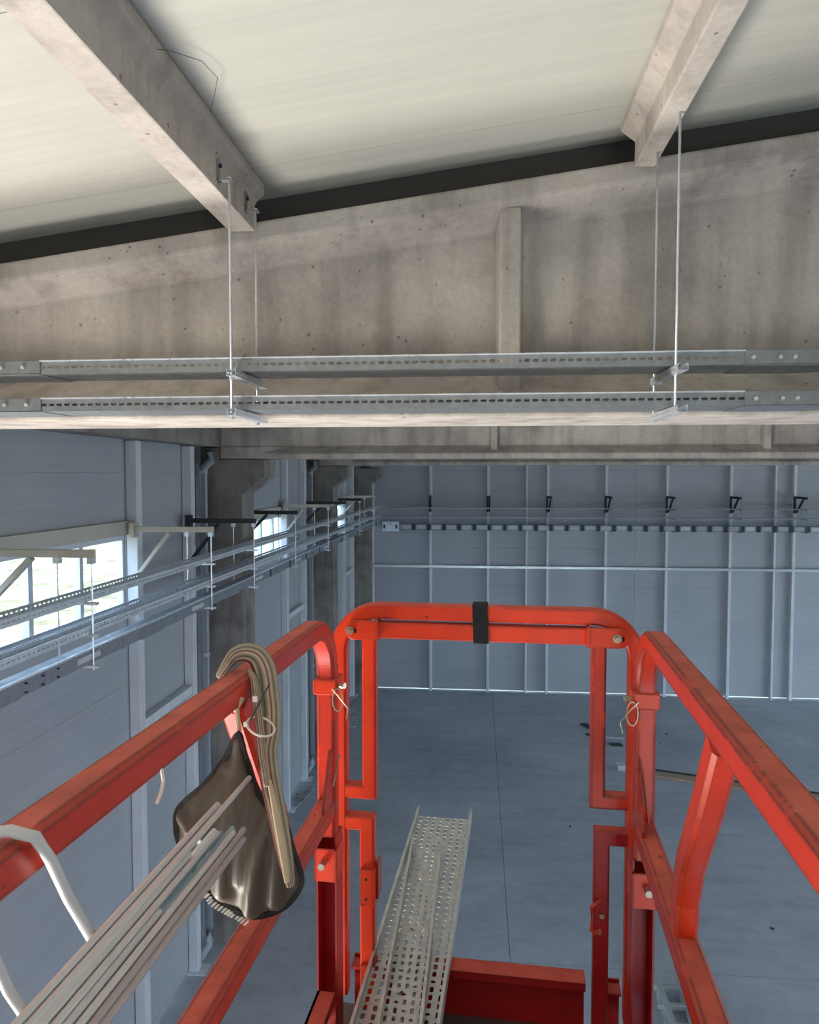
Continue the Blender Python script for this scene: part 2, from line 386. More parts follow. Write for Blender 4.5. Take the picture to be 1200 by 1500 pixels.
# far wall
wf = thing('wall_back', kind='structure')
rows = [.045, .85, 1.95, 3.05, 4.15, 5.25, 6.35, 7.45]
for r0, r1 in zip(rows, rows[1:]):
    for a, b in ((XW-.1, 4.4), (4.4, 12.5), (12.5, XR+.1)):
        MB().box(a+.001, b-.001, YF, YF+.1, r0, r1, .004).build('wall_panel', 'wall_panel', wf)
MB().box(XW, XR, YF, YF+.1, 7.45, 8.6).build('wall_panel', 'wall_panel', wf)
wr = thing('wall_right', kind='structure')
for r0, r1, a, b in ((0.03, 4.7, YB, 7.4), (0.03, 4.7, 17.6, YF), (4.7, 5.9, YB, YF), (5.9, 7.2, YB, YF)): MB().box(XR, XR+.1, a, b, r0, r1, .004).build('wall_panel', 'wall_panel', wr)
wb = thing('wall_front', kind='structure')
for a, b, z0, z1 in ((XW-.1, .0, 0.02, 4.7), (9.0, XR+.1, 0.02, 4.7), (XW-.1, XR+.1, 4.7, 8.6)):
    MB().box(a, b, YB-.1, YB, z0, z1).build('wall_panel', 'wall_panel', wb)
# ------------------------------------------------------------ precast frame
def girder(y0, label, stiff, ends=(-3.31, 20.2)):
    """I girder: bottom flange y0..y0+.5, web, sloping top flange"""
    g = thing('concrete_girder', (0, y0, Z(.22)), label=label, cat='girder'); off = (0, y0, Z(.22))
    yc = y0+.25
    def prof(x, blk):
        T = Z(TOP(x)); w_ = .075 if not blk else .22
        zb = Z(.22)
        half = [(.25, zb), (.25, zb+.065), (w_+.03 if not blk else .25, zb+.15), (w_, zb+.165), (w_, T-.14), (.2, T-.078), (.2, T)]
        return [(yc-a, b) for a, b in half]+[(yc+a, b) for a, b in half[::-1]]
    stn = [(ends[0], True), (-2.78, True), (-2.45, False), (-.6, False), (1.2, False), (RIDGE, False), (19.0, False), (19.3, True), (ends[1], True)]
    m = MB(); n = 14; vs = []
    for x, blk in stn: vs += [(x, p, q) for p, q in prof(x, blk)]
    fs = [(i*n+j, i*n+(j+1) % n, (i+1)*n+(j+1) % n, (i+1)*n+j) for i in range(len(stn)-1) for j in range(n)]
    fs += [tuple(range(n))[::-1], tuple(range((len(stn)-1)*n, len(stn)*n))]
    m.add(vs, fs); m.build('girder_body', 'conc', g, off, bev=.012)
    for sx in stiff:
        T = TOP(sx)
        for sg in (-1, 1):
            st = MB(); ya, yb = yc+sg*.07, yc+sg*.175
            za, zb = Z(.36), Z(T-.09)
            # tapered rib: wider at its root, waisted towards the flange
            st.add([(sx-.055, ya, za-.02), (sx+.055, ya, za-.02), (sx+.04, yb, za-.05), (sx-.038, yb, za-.05),
                    (sx-.055, ya, zb-.03), (sx+.055, ya, zb-.03), (sx+.04, yb, zb), (sx-.04, yb, zb)],
                   [(0, 1, 2, 3), (4, 5, 6, 7), (0, 1, 5, 4), (1, 2, 6, 5), (2, 3, 7, 6), (3, 0, 4, 7)])
            st.build('stiffener', 'conc', g, off, bev=.006)
    return g
G0 = 2.8
girder(G0, 'near concrete roof girder crossing above the red lift basket', (.12, 3.5, 7, 10.5, 14))
girder(9.25, 'middle concrete roof girder seated on the first visible column corbel', (.2, 3.5, 7, 10.5, 14))
girder(15.25, 'farthest visible concrete roof girder, a thin strip before the far wall', (.2, 3.5, 7, 10.5, 14))
girder(-3.2, 'concrete roof girder behind the lift basket', (.12, 3.5))
def purlin(x, y0, y1, label, h=.052):
    b = TOP(x)-.035; t = TOP(x)+CEIL
    p = [(-h, b), (h, b), (h-.002, b+.095), (.062, b+.115), (.088, b+.135), (.09, t-.003+.01), (-.09, t-.003-.012), (-.088, b+.13), (-.062, b+.11), (-h+.002, b+.09)]
    m = MB(); m.prism([(x+a, Z(z)) for a, z in p], 1, y0, y1)
    return tag(m.build('concrete_purlin', 'conc', off=(x, (y0+y1)/2, Z(b)), bev=.006), label, 'purlin')
def purlin_mb(x): pass
PX = (-.915, .607)
purlin(PX[0], -2.66, G0+.045, 'left concrete purlin running up overhead to the near girder')
purlin(PX[1], -2.66, G0+.045, 'right concrete purlin running overhead to the near girder', .038)
purlin(2.15, -2.66, G0+.045, 'concrete purlin outside the frame to the right')
purlin(-2.45, -2.66, G0+.045, 'concrete purlin outside the frame to the left')
# dark strip added as the shade on the roof sheets behind the near girder (left of the left purlin a bright slit shows at the eave)
for a, b in ((-2.35, 2.05),):
    m = MB(); m.prism([(a, Z(TOP(a)+.002)), (b, Z(TOP(b)+.002)), (b, Z(TOP(b)+CEIL-.002)), (a, Z(TOP(a)+CEIL-.002))], 1, 2.99, 3.02)
    tag(m.build('roof_shade_strip', 'shade_and_outlet', off=((a+b)/2, 3.15, Z(TOP((a+b)/2)+.003))), 'dark strip added as shade between the near girder and the roof sheets', 'strip')
def column(y, label, yd=.5, corb=True):
    c = thing('concrete_column', (XW+.27, y+.25, 0), label=label, cat='column'); off = (XW+.27, y+.25, 0)
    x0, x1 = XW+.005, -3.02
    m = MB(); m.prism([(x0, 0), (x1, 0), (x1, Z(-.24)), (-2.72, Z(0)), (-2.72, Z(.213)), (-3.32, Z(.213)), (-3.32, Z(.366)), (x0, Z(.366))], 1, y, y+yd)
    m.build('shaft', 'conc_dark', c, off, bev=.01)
    l = MB(); l.tube([(-3.09, y-.003, Z(-.20)), (-3.09, y-.04, Z(-.22)), (-3.1, y-.045, Z(-.28)), (-3.11, y-.003, Z(-.30))], .009, 6).build('lifting_loop', 'galv_dull', c, off)
column(9.25, 'concrete column with corbel under the middle girder, nearest along the left wall')
column(15.25, 'second concrete column with corbel along the left wall')
column(20.55, 'farthest concrete column with corbel in the left corner', .5)
column(G0, 'concrete column outside the frame under the near girder')
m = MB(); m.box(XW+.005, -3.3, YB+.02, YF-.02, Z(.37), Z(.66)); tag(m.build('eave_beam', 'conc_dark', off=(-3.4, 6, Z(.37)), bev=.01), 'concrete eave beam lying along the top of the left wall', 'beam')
# downpipes beside the columns
for y, lb in ((9.06, 'first'), (15.06, 'second')):
    d = thing('downpipe', (-3.46, y, 0), label='grey downpipe with an offset neck beside the %s concrete column' % lb, cat='pipe'); off = (-3.46, y, 0)
    MB().tube([(-3.46, y, .32), (-3.46, y, Z(.05)), (-3.46, y, Z(.1)), (-3.36, y, Z(.19)), (-3.36, y, Z(.30))], .05, 14).build('pipe', 'pipe', d, off, smooth=True)
    MB().tube([(-3.5, y-.25, .06), (-3.47, y-.02, .1), (-3.46, y, .16), (-3.46, y, .34)], .055, 12).build('shoe', 'pipe', d, off, smooth=True)
    for z in (Z(.03), Z(-2.3), 2.2): MB().cyl((-3.46, y, z), (-3.46, y, z+.05), .058).build('socket', 'pipe', d, off)
    MB().box(-3.5, -3.4, y+.03, y+.12, Z(.15), Z(.33)).build('outlet_box', 'shade_and_outlet', d, off)
# ------------------------------------------------------------ left wall posts, girts, brackets
for y, lb in ((7.2, 'grey steel wall post at the right end of the near window'), (8.63, 'grey steel wall post just before the first column, sooty round its bracket'), (13.1, 'grey steel wall post at the right end of the second window'), (14.5, 'grey steel wall post just before the second column'), (19.0, 'grey steel wall post at the right end of the farthest window'), (20.3, 'grey steel wall post just before the corner column')):
    p = thing('wall_post', (XW+.06, y+.06, 0), label=lb, cat='post'); off = (XW+.06, y+.06, 0)
    MB().box(XW+.003, XW+.12, y, y+.12, .012, Z(.36), .006).build('tube', 'steel_grey', p, off)
    MB().box(XW+.003, XW+.22, y-.05, y+.17, 0, .012).build('foot_plate', 'steel_grey', p, off)
for a, b, lb in ((7.33, 8.62, 'short grey wall rail between the posts before the first column'), (13.23, 14.49, 'short grey wall rail between the posts before the second column'), (19.13, 20.29, 'short grey wall rail between the posts in the far left corner')):
    tag(MB().box(XW+.003, XW+.1, a, b, Z(-2.66), Z(-2.56)).build('wall_rail', 'steel_grey', off=(XW+.05, (a+b)/2, Z(-2.66))), lb, 'rail')
BR = [(4.88, 'pale bracket arm silhouetted against the near window', 'lintel', True), (7.24, 'beige bracket arm with diagonal brace at the right end of the near window', 'lintel', True),
      (8.66, 'dark bracket arm with diagonal brace before the first column', 'dark_bracket', True), (10.66, 'dark bracket arm across the head of the second window', 'dark_bracket', True),
      (13.1, 'pale bracket arm with brace at the right end of the second window', 'lintel', True), (14.65, 'dark bracket arm before the second column', 'dark_bracket', True),
      (16.6, 'dark bracket arm across the head of the farthest window', 'dark_bracket', True), (18.95, 'pale bracket arm at the far end of the left wall', 'lintel', True)]
for y, lb, mt, _ in BR:
    b = thing('wall_bracket', (XW+.02, y, Z(-.9)), label=lb, cat='bracket', group='tray brackets on the left wall'); off = (XW+.02, y, Z(-.9))
    xw = XW+.125 if y in (7.24, 8.66, 13.1) else XW+.03
    yy = y-.065 if y in (7.24, 13.1) else y-.02
    if y == 8.66: yy = 8.60
    y0_, y1_ = yy-.02, yy+.02
    MB().box(xw-.02, -2.64, y0_, y1_, Z(-.565), Z(-.51)).build('arm', mt, b, off, bev=.003)
    MB().box(xw-.05, xw-.0, y0_-.05, y1_+.04, Z(-.62), Z(-.47)).build('wall_plate', mt, b, off)
    m = MB(); m.sweep([(xw+.01, yy, Z(-1.0)), (-3.1, yy, Z(-.57))], rect(.035, .05), (0, 1, 0)); m.build('brace', mt, b, off)
TX0, TX1 = -2.93, -2.68
for y, lb, mt, _ in BR:
    yy = y-.065 if y in (7.24, 13.1) else y-.02
    if y == 8.66: yy = 8.60
    h = thing('tray_hanger', ((TX0+TX1)/2, yy, Z(-1.33)), label='rod hanger under the '+lb.replace(' with diagonal brace','').replace(' with brace',''), cat='hanger', group='rod hangers of the left wall trays'); off = ((TX0+TX1)/2, yy, Z(-1.33))
    for x in (TX0, TX1):
        zb = -1.36
        MB().cyl((x, yy+.03, Z(zb)), (x, yy+.03, Z(-.51)), .006, 8).build('threaded_rod', 'galv', h, off)
        MB().box(x-.022, x+.022, yy+.008, yy+.052, Z(-.61), Z(-.565)).build('clamp', 'galv', h, off)
    for z in (-.90, -1.125, -1.345): MB().box(TX0-.04, TX1+.04, yy+.012, yy+.048, Z(z), Z(z+.018)).build('cross_bar', 'galv', h, off)
sl_ = slot(.030, .006)
def left_tray(z, xa, xb, h, label, y0=3.0, y1=20.3):
    m = MB(); xc = (xa+xb)/2; w_ = xb-xa
    fr = [(-w_/2, -w_/6, lambda i: slot(.03, w_*.14)), (-w_/6, w_/6, lambda i: None), (w_/6, w_/2, lambda i: slot(.03, w_*.14))]
    u_tray(m, (xc, y0, Z(z)), (xc, y1, Z(z)), w_, h, .05, fr, lambda i: slot(.028, h*.2))
    return tag(m.build('cable_tray', 'galv', off=(xc, y0, Z(z))), label, 'cable tray', 'cable trays along the left wall')
left_tray(-.88, -2.9, -2.72, .05, 'slotted galvanised tray, topmost run along the left wall')
left_tray(-1.105, -2.915, -2.82, .055, 'galvanised tray nearer the wall on the middle level of the left run')
left_tray(-1.105, -2.80, -2.695, .055, 'galvanised tray nearer the hall on the middle level of the left run')
def trunking(name, A, B, w_, h, label, nseg, joints, ax):
    """busbar trunking: casing, pale end boxes, dark tap-off flaps and label plates as parts"""
    t = thing(name, A, label=label, cat='trunking'); A, B = Vector(A), Vector(B)
    if ax == 1:
        MB().box(A.x-w_/2, A.x+w_/2, A.y, B.y, A.z, A.z+h, .004).build('casing', 'trunk', t, A)
        MB().box(A.x+w_/2-.012, A.x+w_/2+.01, A.y, B.y, A.z+h, A.z+h+.012).build('top_lip', 'galv', t, A)
        for i in range(nseg):
            y = A.y+(B.y-A.y)*(i+.5)/nseg
            if i % 4 == 1: MB().box(A.x+w_/2, A.x+w_/2+.006, y-.22, y+.22, A.z-.004, A.z+h+.004).build('joint_cover', 'galv_dull', t, A)
            elif i % 4 == 3: MB().box(A.x+w_/2, A.x+w_/2+.003, y-.15, y+.15, A.z+h*.3, A.z+h*.7).build('label_plate', 'trunk_lid', t, A)
            else: MB().box(A.x+w_/2, A.x+w_/2+.005, y-.03, y+.03, A.z, A.z+h).build('tap_off_flap', 'dark_bracket' if y > 9 else 'trunk', t, A)
        for yb in (4.3,):
            for dz in (.02, .075): 
                for dy in (-.17, .0, .17): MB().cyl((A.x+w_/2, yb+dy, A.z+dz), (A.x+w_/2+.014, yb+dy, A.z+dz), .007, 6).build('bolt', 'black', t, A)
    else:
        MB().box(A.x, B.x, A.y-w_/2, A.y+w_/2, A.z, A.z+h, .004).build('casing', 'trunk', t, A)
        for i in range(nseg):
            x = A.x+(B.x-A.x)*(i+.5)/nseg
            MB().box(x-.5*(B.x-A.x)/nseg+.09, x+.5*(B.x-A.x)/nseg-.09, A.y-w_/2-.008, A.y-w_/2, A.z+.02, A.z+h-.02).build('face_plate', 'trunk_lid' if i % 4 == 2 else 'trunk_face', t, A)
            xe = x+.5*(B.x-A.x)/nseg
            MB().box(xe-.045, xe+.045, A.y-w_/2-.03, A.y-w_/2, A.z-.01, A.z+h+.01).build('tap_off_flap', 'dark_bracket', t, A)
    return t
trunking('busbar_trunking', (-2.76, 3.1, Z(-1.315)), (-2.76, 20.2, Z(-1.315)), .13, .1, 'grey busbar trunking on the lowest level along the left wall', 34, 0, 1)
# ------------------------------------------------------------ far wall
fpx = [-3.02, -1.335, .3, 1.376, 1.968, 3.575, 5.232, 6.94, 8.116, 8.62, 10.3, 11.95]
nm = ['at the left corner', 'second from the left corner', 'third from the left corner', 'thin, without bracket, left of centre', 'above the left end of the taped rail gap', 'above the right rounded corner of the basket gate', 'right of the basket', 'with its bracket right of the wide gap', 'thin, without bracket, at the right', 'nearest the right edge of the photo', 'outside the frame to the right', 'farthest outside the frame to the right']
for i, x in enumerate(fpx):
    q = .04 if i not in (3, 8) else .028
    tag(MB().box(x-q, x+q, YF-.13, YF-.003, 0, Z(.55), .006).build('wall_post', 'steel_grey', off=(x, YF-.06, 0)), 'grey steel post on the far wall, '+nm[i], 'post', 'steel posts of the far wall')
tag(MB().box(-3.0, 13.4, YF-.175, YF-.132, Z(-2.62), Z(-2.545), .004).build('wall_rail', 'alu', off=(5, YF-.15, Z(-2.62))), 'long horizontal grey rail halfway up the far wall', 'rail')
tag(MB().box(-3.0, 13.4, YF-.06, YF-.003, 0.0, .03).build('base_angle', 'alu', off=(5, YF-.03, 0)), 'pale steel base angle along the foot of the far wall', 'angle')
for i, x in enumerate(fpx):
    if i in (0, 3, 8): continue
    b = thing('wall_bracket', (x+.07, YF-.1, Z(-.9)), label='dark bracket on the far wall post '+nm[i], cat='bracket', group='dark brackets on the far wall posts'); off = (x+.07, YF-.1, Z(-.9))
    MB().box(x-.05, x+.0, YF-.21, YF-.131, Z(-1.02), Z(-.56)).build('wall_plate', 'dark_bracket', b, off)
    MB().box(x+.0, x+.05, YF-.8, YF-.131, Z(-.62), Z(-.56)).build('arm', 'dark_bracket', b, off)
    MB().sweep([(x+.025, YF-.15, Z(-1.0)), (x+.025, YF-.62, Z(-.6))], rect(.035, .045), (1, 0, 0)).build('brace', 'dark_bracket', b, off)
    h = thing('tray_hanger', (x+.025, YF-.55, Z(-1.5)), label='thin rod hanger under the dark bracket '+nm[i], cat='hanger', group='rod hangers of the far wall trays'); off = (x+.025, YF-.55, Z(-1.5))
    for y in (YF-.74, YF-.36): MB().cyl((x+.06, y, Z(-1.5)), (x+.06, y, Z(-.56)), .005, 6).build('threaded_rod', 'galv_dull', h, off)
    for z in (-.925, -1.175, -1.52): MB().box(x+.045, x+.075, YF-.78, YF-.32, Z(z), Z(z+.018)).build('cross_bar', 'galv_dull', h, off)
for z, lb in ((-.905, 'upper thin cable tray running across the far wall'), (-1.155, 'lower thin cable tray running across the far wall')):
    m = MB(); fr = [(-.1, -.033, lambda i: slot(.05, .02)), (-.033, .033, lambda i: None), (.033, .1, lambda i: slot(.05, .02))]
    u_tray(m, (-2.66, YF-.55, Z(z)), (13.4, YF-.55, Z(z)), .2, .028, .1, fr, lambda i: None, side=Vector((0, 1, 0)))
    tag(m.build('cable_tray', 'galv_dull', off=(-2.6, YF-.55, Z(z))), lb, 'cable tray')
trunking('busbar_trunking', (-2.2, YF-.55, Z(-1.50)), (13.4, YF-.55, Z(-1.50)), .13, .15, 'grey busbar trunking with dark tap-off flaps across the far wall', 37, 0, 0)
fb = thing('feed_box', (-2.44, YF-.55, Z(-1.55)), label='pale blue feed box with two slots at the left end of the far busbar trunking', cat='box'); off = (-2.44, YF-.55, Z(-1.55))
MB().box(-2.66, -2.2, YF-.66, YF-.45, Z(-1.55), Z(-1.27), .01).build('housing', 'box', fb, off)
for x in (-2.6, -2.26): MB().box(x-.025, x+.025, YF-.668, YF-.66, Z(-1.47), Z(-1.36)).build('slot', 'dark_bracket', fb, off)
MB().box(-2.5, -2.36, YF-.45, YF-.002, Z(-1.46), Z(-1.40)).build('wall_arm', 'steel_grey', fb, off)
M['yellow'] = (lambda t: t.done(lin((220, 200, 60)), .6))(NT('yellow_sticker'))
MB().box(-2.45, -2.40, YF-.664, YF-.66, Z(-1.36), Z(-1.31)).build('warning_sticker', 'yellow', fb, off)
# ------------------------------------------------------------ the two cable trays slung in front of the near girder
HX = (-.826, .625); Y1, Y2 = 2.43, 2.72
def near_tray(z, label, hole_y):
    t = thing('cable_tray', (0, 2.57, Z(z)), label=label, cat='cable tray'); off = (0, 2.57, Z(z))
    m = MB(); w_ = .2
    fr = [(-.1, -.06, lambda i: slot(.02, .007)), (-.06, -.02, lambda i: None), (-.02, .02, lambda i: slot(.02, .007)), (.02, .06, lambda i: None), (.06, .1, lambda i: slot(.02, .007))]
    u_tray(m, (-1.53, 2.57, Z(z)), (.855, 2.57, Z(z)), w_, .044, .0285, fr, lambda i: slot(.0195, .0105), side=Vector((0, 1, 0)), lip=.009)
    m.build('tray_body', 'galv_dull', t, off, solid=.0012)
    MB().box(-1.525, .85, 2.462, 2.472, Z(z+.042), Z(z+.046)).build('rolled_edge', 'galv', t, off)
    for sg, xa, xb, xe in ((-1, -2.6, -1.53, -1.33), (1, .855, 2.4, .80)):
        m = MB(); u_tray(m, (xa, 2.57, Z(z)), (xb, 2.57, Z(z)), w_, .044, .0285, fr, lambda i: slot(.0195, .0105), side=Vector((0, 1, 0)), lip=.009)
        m.build('tray_body', 'galv_dull', t, off, solid=.0012)
        a = xa+.35 if sg < 0 else xb+.002; b = xb-.002 if sg < 0 else xb-1.25
        x0, x1 = (-1.83, -1.525) if sg < 0 else (.85, 1.13)
        m = MB(); m.box(x0, x1, 2.465, 2.467, Z(z+.001), Z(z+.043)); m.box(x0, x1, 2.465, 2.675, Z(z-.003), Z(z-.0012)); m.box(x0, x1, 2.673, 2.675, Z(z+.001), Z(z+.043))
        m.build('splice_plate', 'galv_dull', t, off)
        for bx in ([-1.72, -1.665, -1.585] if sg < 0 else [.873, .955, 1.0, 1.083]):
            MB().cyl((bx+hole_y, 2.455, Z(z+.021)), (bx+hole_y, 2.467, Z(z+.021)), .0055, 8).build('bolt', 'galv', t, off)
            MB().cyl((bx+hole_y, 2.459, Z(z+.021)), (bx+hole_y, 2.465, Z(z+.021)), .009, 6).build('nut', 'bolt', t, off)
    if hole_y: pass
    return t
near_tray(.357, 'upper slotted cable tray slung across in front of the near girder', 0)
near_tray(.227, 'lower slotted cable tray slung across in front of the near girder', .01)
for hx, lb, px in ((HX[0], 'left', PX[0]), (HX[1], 'right', PX[1])):
    for y, fb_ in ((Y1, 'front'), (Y2, 'rear')):
        zt = Z(TOP(px)-.035)+.03+(.0 if lb == 'left' else .02)
        r = thing('hanger_rod', (hx, y, Z(.21)), label='%s threaded rod hanging from the %s purlin to the slung trays' % (fb_, lb), cat='threaded rod'); off = (hx, y, Z(.21))
        x = hx
        MB().cyl((x, y, Z(.205)), (x, y, zt+.012), .0042, 10).build('rod', 'galv', r, off, smooth=True)
        MB().cyl((x, y, zt+.004), (x, y, zt+.011), .009, 6).build('nut', 'galv', r, off)
        sd = 1 if lb == 'left' else -1
        xp = px+.052 if lb == 'left' else px+.038
        s2 = 1 if x > xp else -1
        MB().box(min(x-.014, xp-.003), max(x+.014, xp+.003), y-.013, y+.013, zt-.001, zt+.004).box(xp-.001 if s2 > 0 else xp-.004, xp+.004 if s2 > 0 else xp+.001, y-.013, y+.013, zt, zt+.075).build('angle_bracket', 'galv_dull', r, off)
        MB().cyl((xp, y, zt+.05), (xp+s2*.012, y, zt+.05), .007, 6).build('anchor_bolt', 'black', r, off)
    for z, lv in ((.357, 'upper'), (.227, 'lower')):
        c = thing('support_channel', (hx, 2.57, Z(z-.03)), label='slotted support channel under the %s slung tray at the %s rods' % (lv, lb), cat='channel'); off = (hx, 2.57, Z(z-.03))
        m = MB(); xc = hx+.012
        sk = .0
        u_tray(m, (xc, 2.39, Z(z-.026)), (xc, 2.76, Z(z-.026)), .03, .021, .02, [(-.015, .015, lambda i: slot(.012, .012))], lambda i: slot(.012, .005))
        m.build('channel', 'galv', c, off, solid=.0015)
        MB().cyl((hx, Y1, Z(z-.036)), (hx, Y1, Z(z-.027)), .009, 6).build('nut', 'galv', c, off)
        MB().cyl((hx, Y2, Z(z-.036)), (hx, Y2, Z(z-.027)), .009, 6).build('nut', 'galv', c, off)
# wire loop left lying along the left purlin's flange
w_ = MB(); zc = Z(TOP(-.8)+CEIL-.012)
w_.tube([(-.86, 1.86, zc-.03), (-.80, 1.9, zc-.02), (-.745, 1.98, zc-.005), (-.73, 2.06, zc-.008), (-.765, 2.13, zc-.02), (-.81, 2.22, zc-.02)], .0009, 5)
tag(w_.build('wire_offcut', 'dark_bracket', off=(-.8, 2.0, zc-.02)), 'thin bent wire sticking out beside the left purlin', 'wire')
# ------------------------------------------------------------ the lift: one thing, in its own frame (u right, v forward, z from the hall floor)
LROT = -(math.atan(165/1080)-YAW)
lift = thing('scissor_lift', (0, 0, 0), LROT, label='orange-red scissor lift basket with folding rails, gate and toe boards', cat='lift')
def part(mb, name, mat, parent=lift, label=None, **kw):
    o = mb.build(name, mat, parent, **kw)
    if label: o['label'] = label
    return o
U0, U1, VP = -.44, .266, 1.64
TW = .043
def top_rail(u):
    p = [(u, -.5, Z(-.331))]+[(u, a, Z(b)) for a, b in arc(1.50, -.331-.13, .13, 90, 0, 20)]+[(u, 1.63, Z(-.83))]
    m = MB(); m.sweep(p, rrect(TW, .042, .006), (0, 1, .3) if False else (1, 0, 0)); return m
for u, nm_ in ((U0, 'left'), (U1, 'right')):
    part(top_rail(u), 'top_rail', 'red_worn')
    # mid rail
    part(MB().sweep([(u, -.5, Z(-.762)), (u, 1.61, Z(-.762))], rrect(.042, TW, .006), (1, 0, 0)), 'mid_rail', 'red_worn')
    part(MB().sweep([(u, a+(.07 if u < 0 else 0), Z(b)) for a, b in ((1.01, -.352), (1.085, -.47), (1.185, -.61), (1.215, -.68), (1.225, -.741))], rrect(.046, TW-.006, .006), (1, 0, 0)), 'brace', 'red')
    part(MB().sweep([(u, .0, Z(-.352)), (u, .0, Z(-.741))], rrect(.046, TW-.006, .006), (1, 0, 0)), 'brace', 'red')
    # collar and lower post
    part(MB().box(u-.028, u+.028, VP-.036, VP+.028, Z(-.498), Z(-.462), .003), 'collar', 'red')
    lp = part(MB().box(u-.026, u+.026, VP-.04, VP-.034, Z(-.93), Z(-.855)).box(u-.026, u-.022, VP-.04, VP+.03, Z(-.93), Z(-.855)).box(u+.022, u+.026, VP-.04, VP+.03, Z(-.93), Z(-.855)), 'post_bracket', 'red')
    part(MB().cyl((u+(-.004 if u < 0 else .006), VP-.042, Z(-.885)), (u+(-.004 if u < 0 else .006), VP-.062, Z(-.885)), .008, 8), 'bolt', 'bolt', lp)
    m = MB(); m.box(u-.024, u-.02, VP-.03, VP+.03, Z(-1.32), Z(-.83)); m.box(u+.02, u+.024, VP-.03, VP+.03, Z(-1.32), Z(-.83)); m.box(u-.02, u+.02, VP+.026, VP+.03, Z(-1.32), Z(-.83))
    part(m, 'lower_post', 'red_shaded')
    # side toe board with folded top
    m = MB(); m.box(u-.02, u-.014, -.5, 1.6, Z(-1.36), Z(-1.19)); m.box(u-.02, u+.022, -.5, 1.6, Z(-1.196), Z(-1.19)); m.box(u+.018, u+.022, -.5, 1.6, Z(-1.21), Z(-1.196))
    part(m, 'side_toe_board', 'red_shaded')
    # gusset plate folded up against the post above the mid rail
    sg = 1 if u < 0 else -1
    part(MB().prism([(1.60, Z(-.74)), (1.60, Z(-.62)), (1.585, Z(-.62)), (1.53, Z(-.73)), (1.53, Z(-.742))], 0, u+sg*.012, u+sg*.018), 'gusset', 'red_worn')
    # quick-release pin with ring on the collar
    q = part(MB().cyl((u+sg*.022, VP-.02, Z(-.478)), (u+sg*.045, VP-.028, Z(-.476)), .007, 8), 'lock_pin', 'bolt')
    part(MB().tube([(u+sg*.03+.012*cos(a)*sg, VP-.036, Z(-.507)+.026*sin(a)) for a in [i*2*pi/12 for i in range(12)]], .0016, 6, True, (0, 1, 0)), 'ring', 'bolt', q)
    part(MB().tube([(u+sg*.018, VP-.04, Z(-.48)), (u+sg*.035, VP-.043, Z(-.497)), (u+sg*.055, VP-.04, Z(-.525)), (u+sg*.05, VP-.035, Z(-.55))], .0016, 5), 'lanyard', 'bolt', q)
# lanyards hanging at knee height
part(MB().tube([(-.405, 1.6, Z(-.63)), (-.413, 1.6, Z(-.67)), (-.418, 1.59, Z(-.70))], .0022, 5), 'lanyard', 'bolt')
part(MB().tube([(.252, 1.6, Z(-.60)), (.262, 1.59, Z(-.66)), (.27, 1.585, Z(-.735))], .0028, 5), 'lanyard', 'red_worn')
# front hoop
VG = 1.76
hoop = [(U0-.003, VG, Z(-1.3))]+[(a, VG, Z(b)) for a, b in arc(U0-.003+.1, -.328-.1, .1, 180, 90, 18)]+[(a, VG, Z(b)) for a, b in arc(U1-.1, -.328-.1, .1, 90, 0, 18)]+[(U1, VG, Z(-1.3))]
part(MB().sweep(hoop, rrect(.038, .038, .005), (0, 1, 0)), 'front_hoop', 'red')
part(MB().box(-.36, .17, VG-.018, VG+.018, Z(-.394), Z(-.355), .003), 'gate_top_rail', 'red')
for sg, a, b, ub in ((-1, -.422, -.345, -.4105), (1, .246, .155, .2185)):
    # hinge plate with a round end
    r = .0235; zc = -.373; x0, x1 = (min(a, b), max(a, b))
    cx = x0+r if sg < 0 else x1-r; far = x1 if sg < 0 else x0
    pr = [(cx+r*cos(t), Z(zc)+r*sin(t)) for t in [pi/2+(pi*i/10)*(1 if sg < 0 else -1) for i in range(11)]]+[(far, Z(zc-r)), (far, Z(zc+r))]
    hp = part(MB().prism(pr, 1, VG-.032, VG-.024), 'hinge_plate', 'red', bev=.001)
    part(MB().box(far-.002 if sg < 0 else far-.004, far+.004 if sg < 0 else far+.002, VG-.034, VG+.02, Z(zc-r), Z(zc+r)), 'hinge_ear', 'red', hp)
    part(MB().box(ub-.004, ub+.016, VG-.0335, VG-.0315, Z(zc-.006), Z(zc+.004)), 'slot', 'hole', hp)
    part(MB().cyl((ub, VG-.03, Z(zc)), (ub, VG-.044, Z(zc)), .006, 8), 'bolt', 'bolt', hp)
    part(MB().cyl((ub, VG-.032, Z(zc)), (ub, VG-.036, Z(zc)), .011, 6), 'nut', 'bolt', hp)
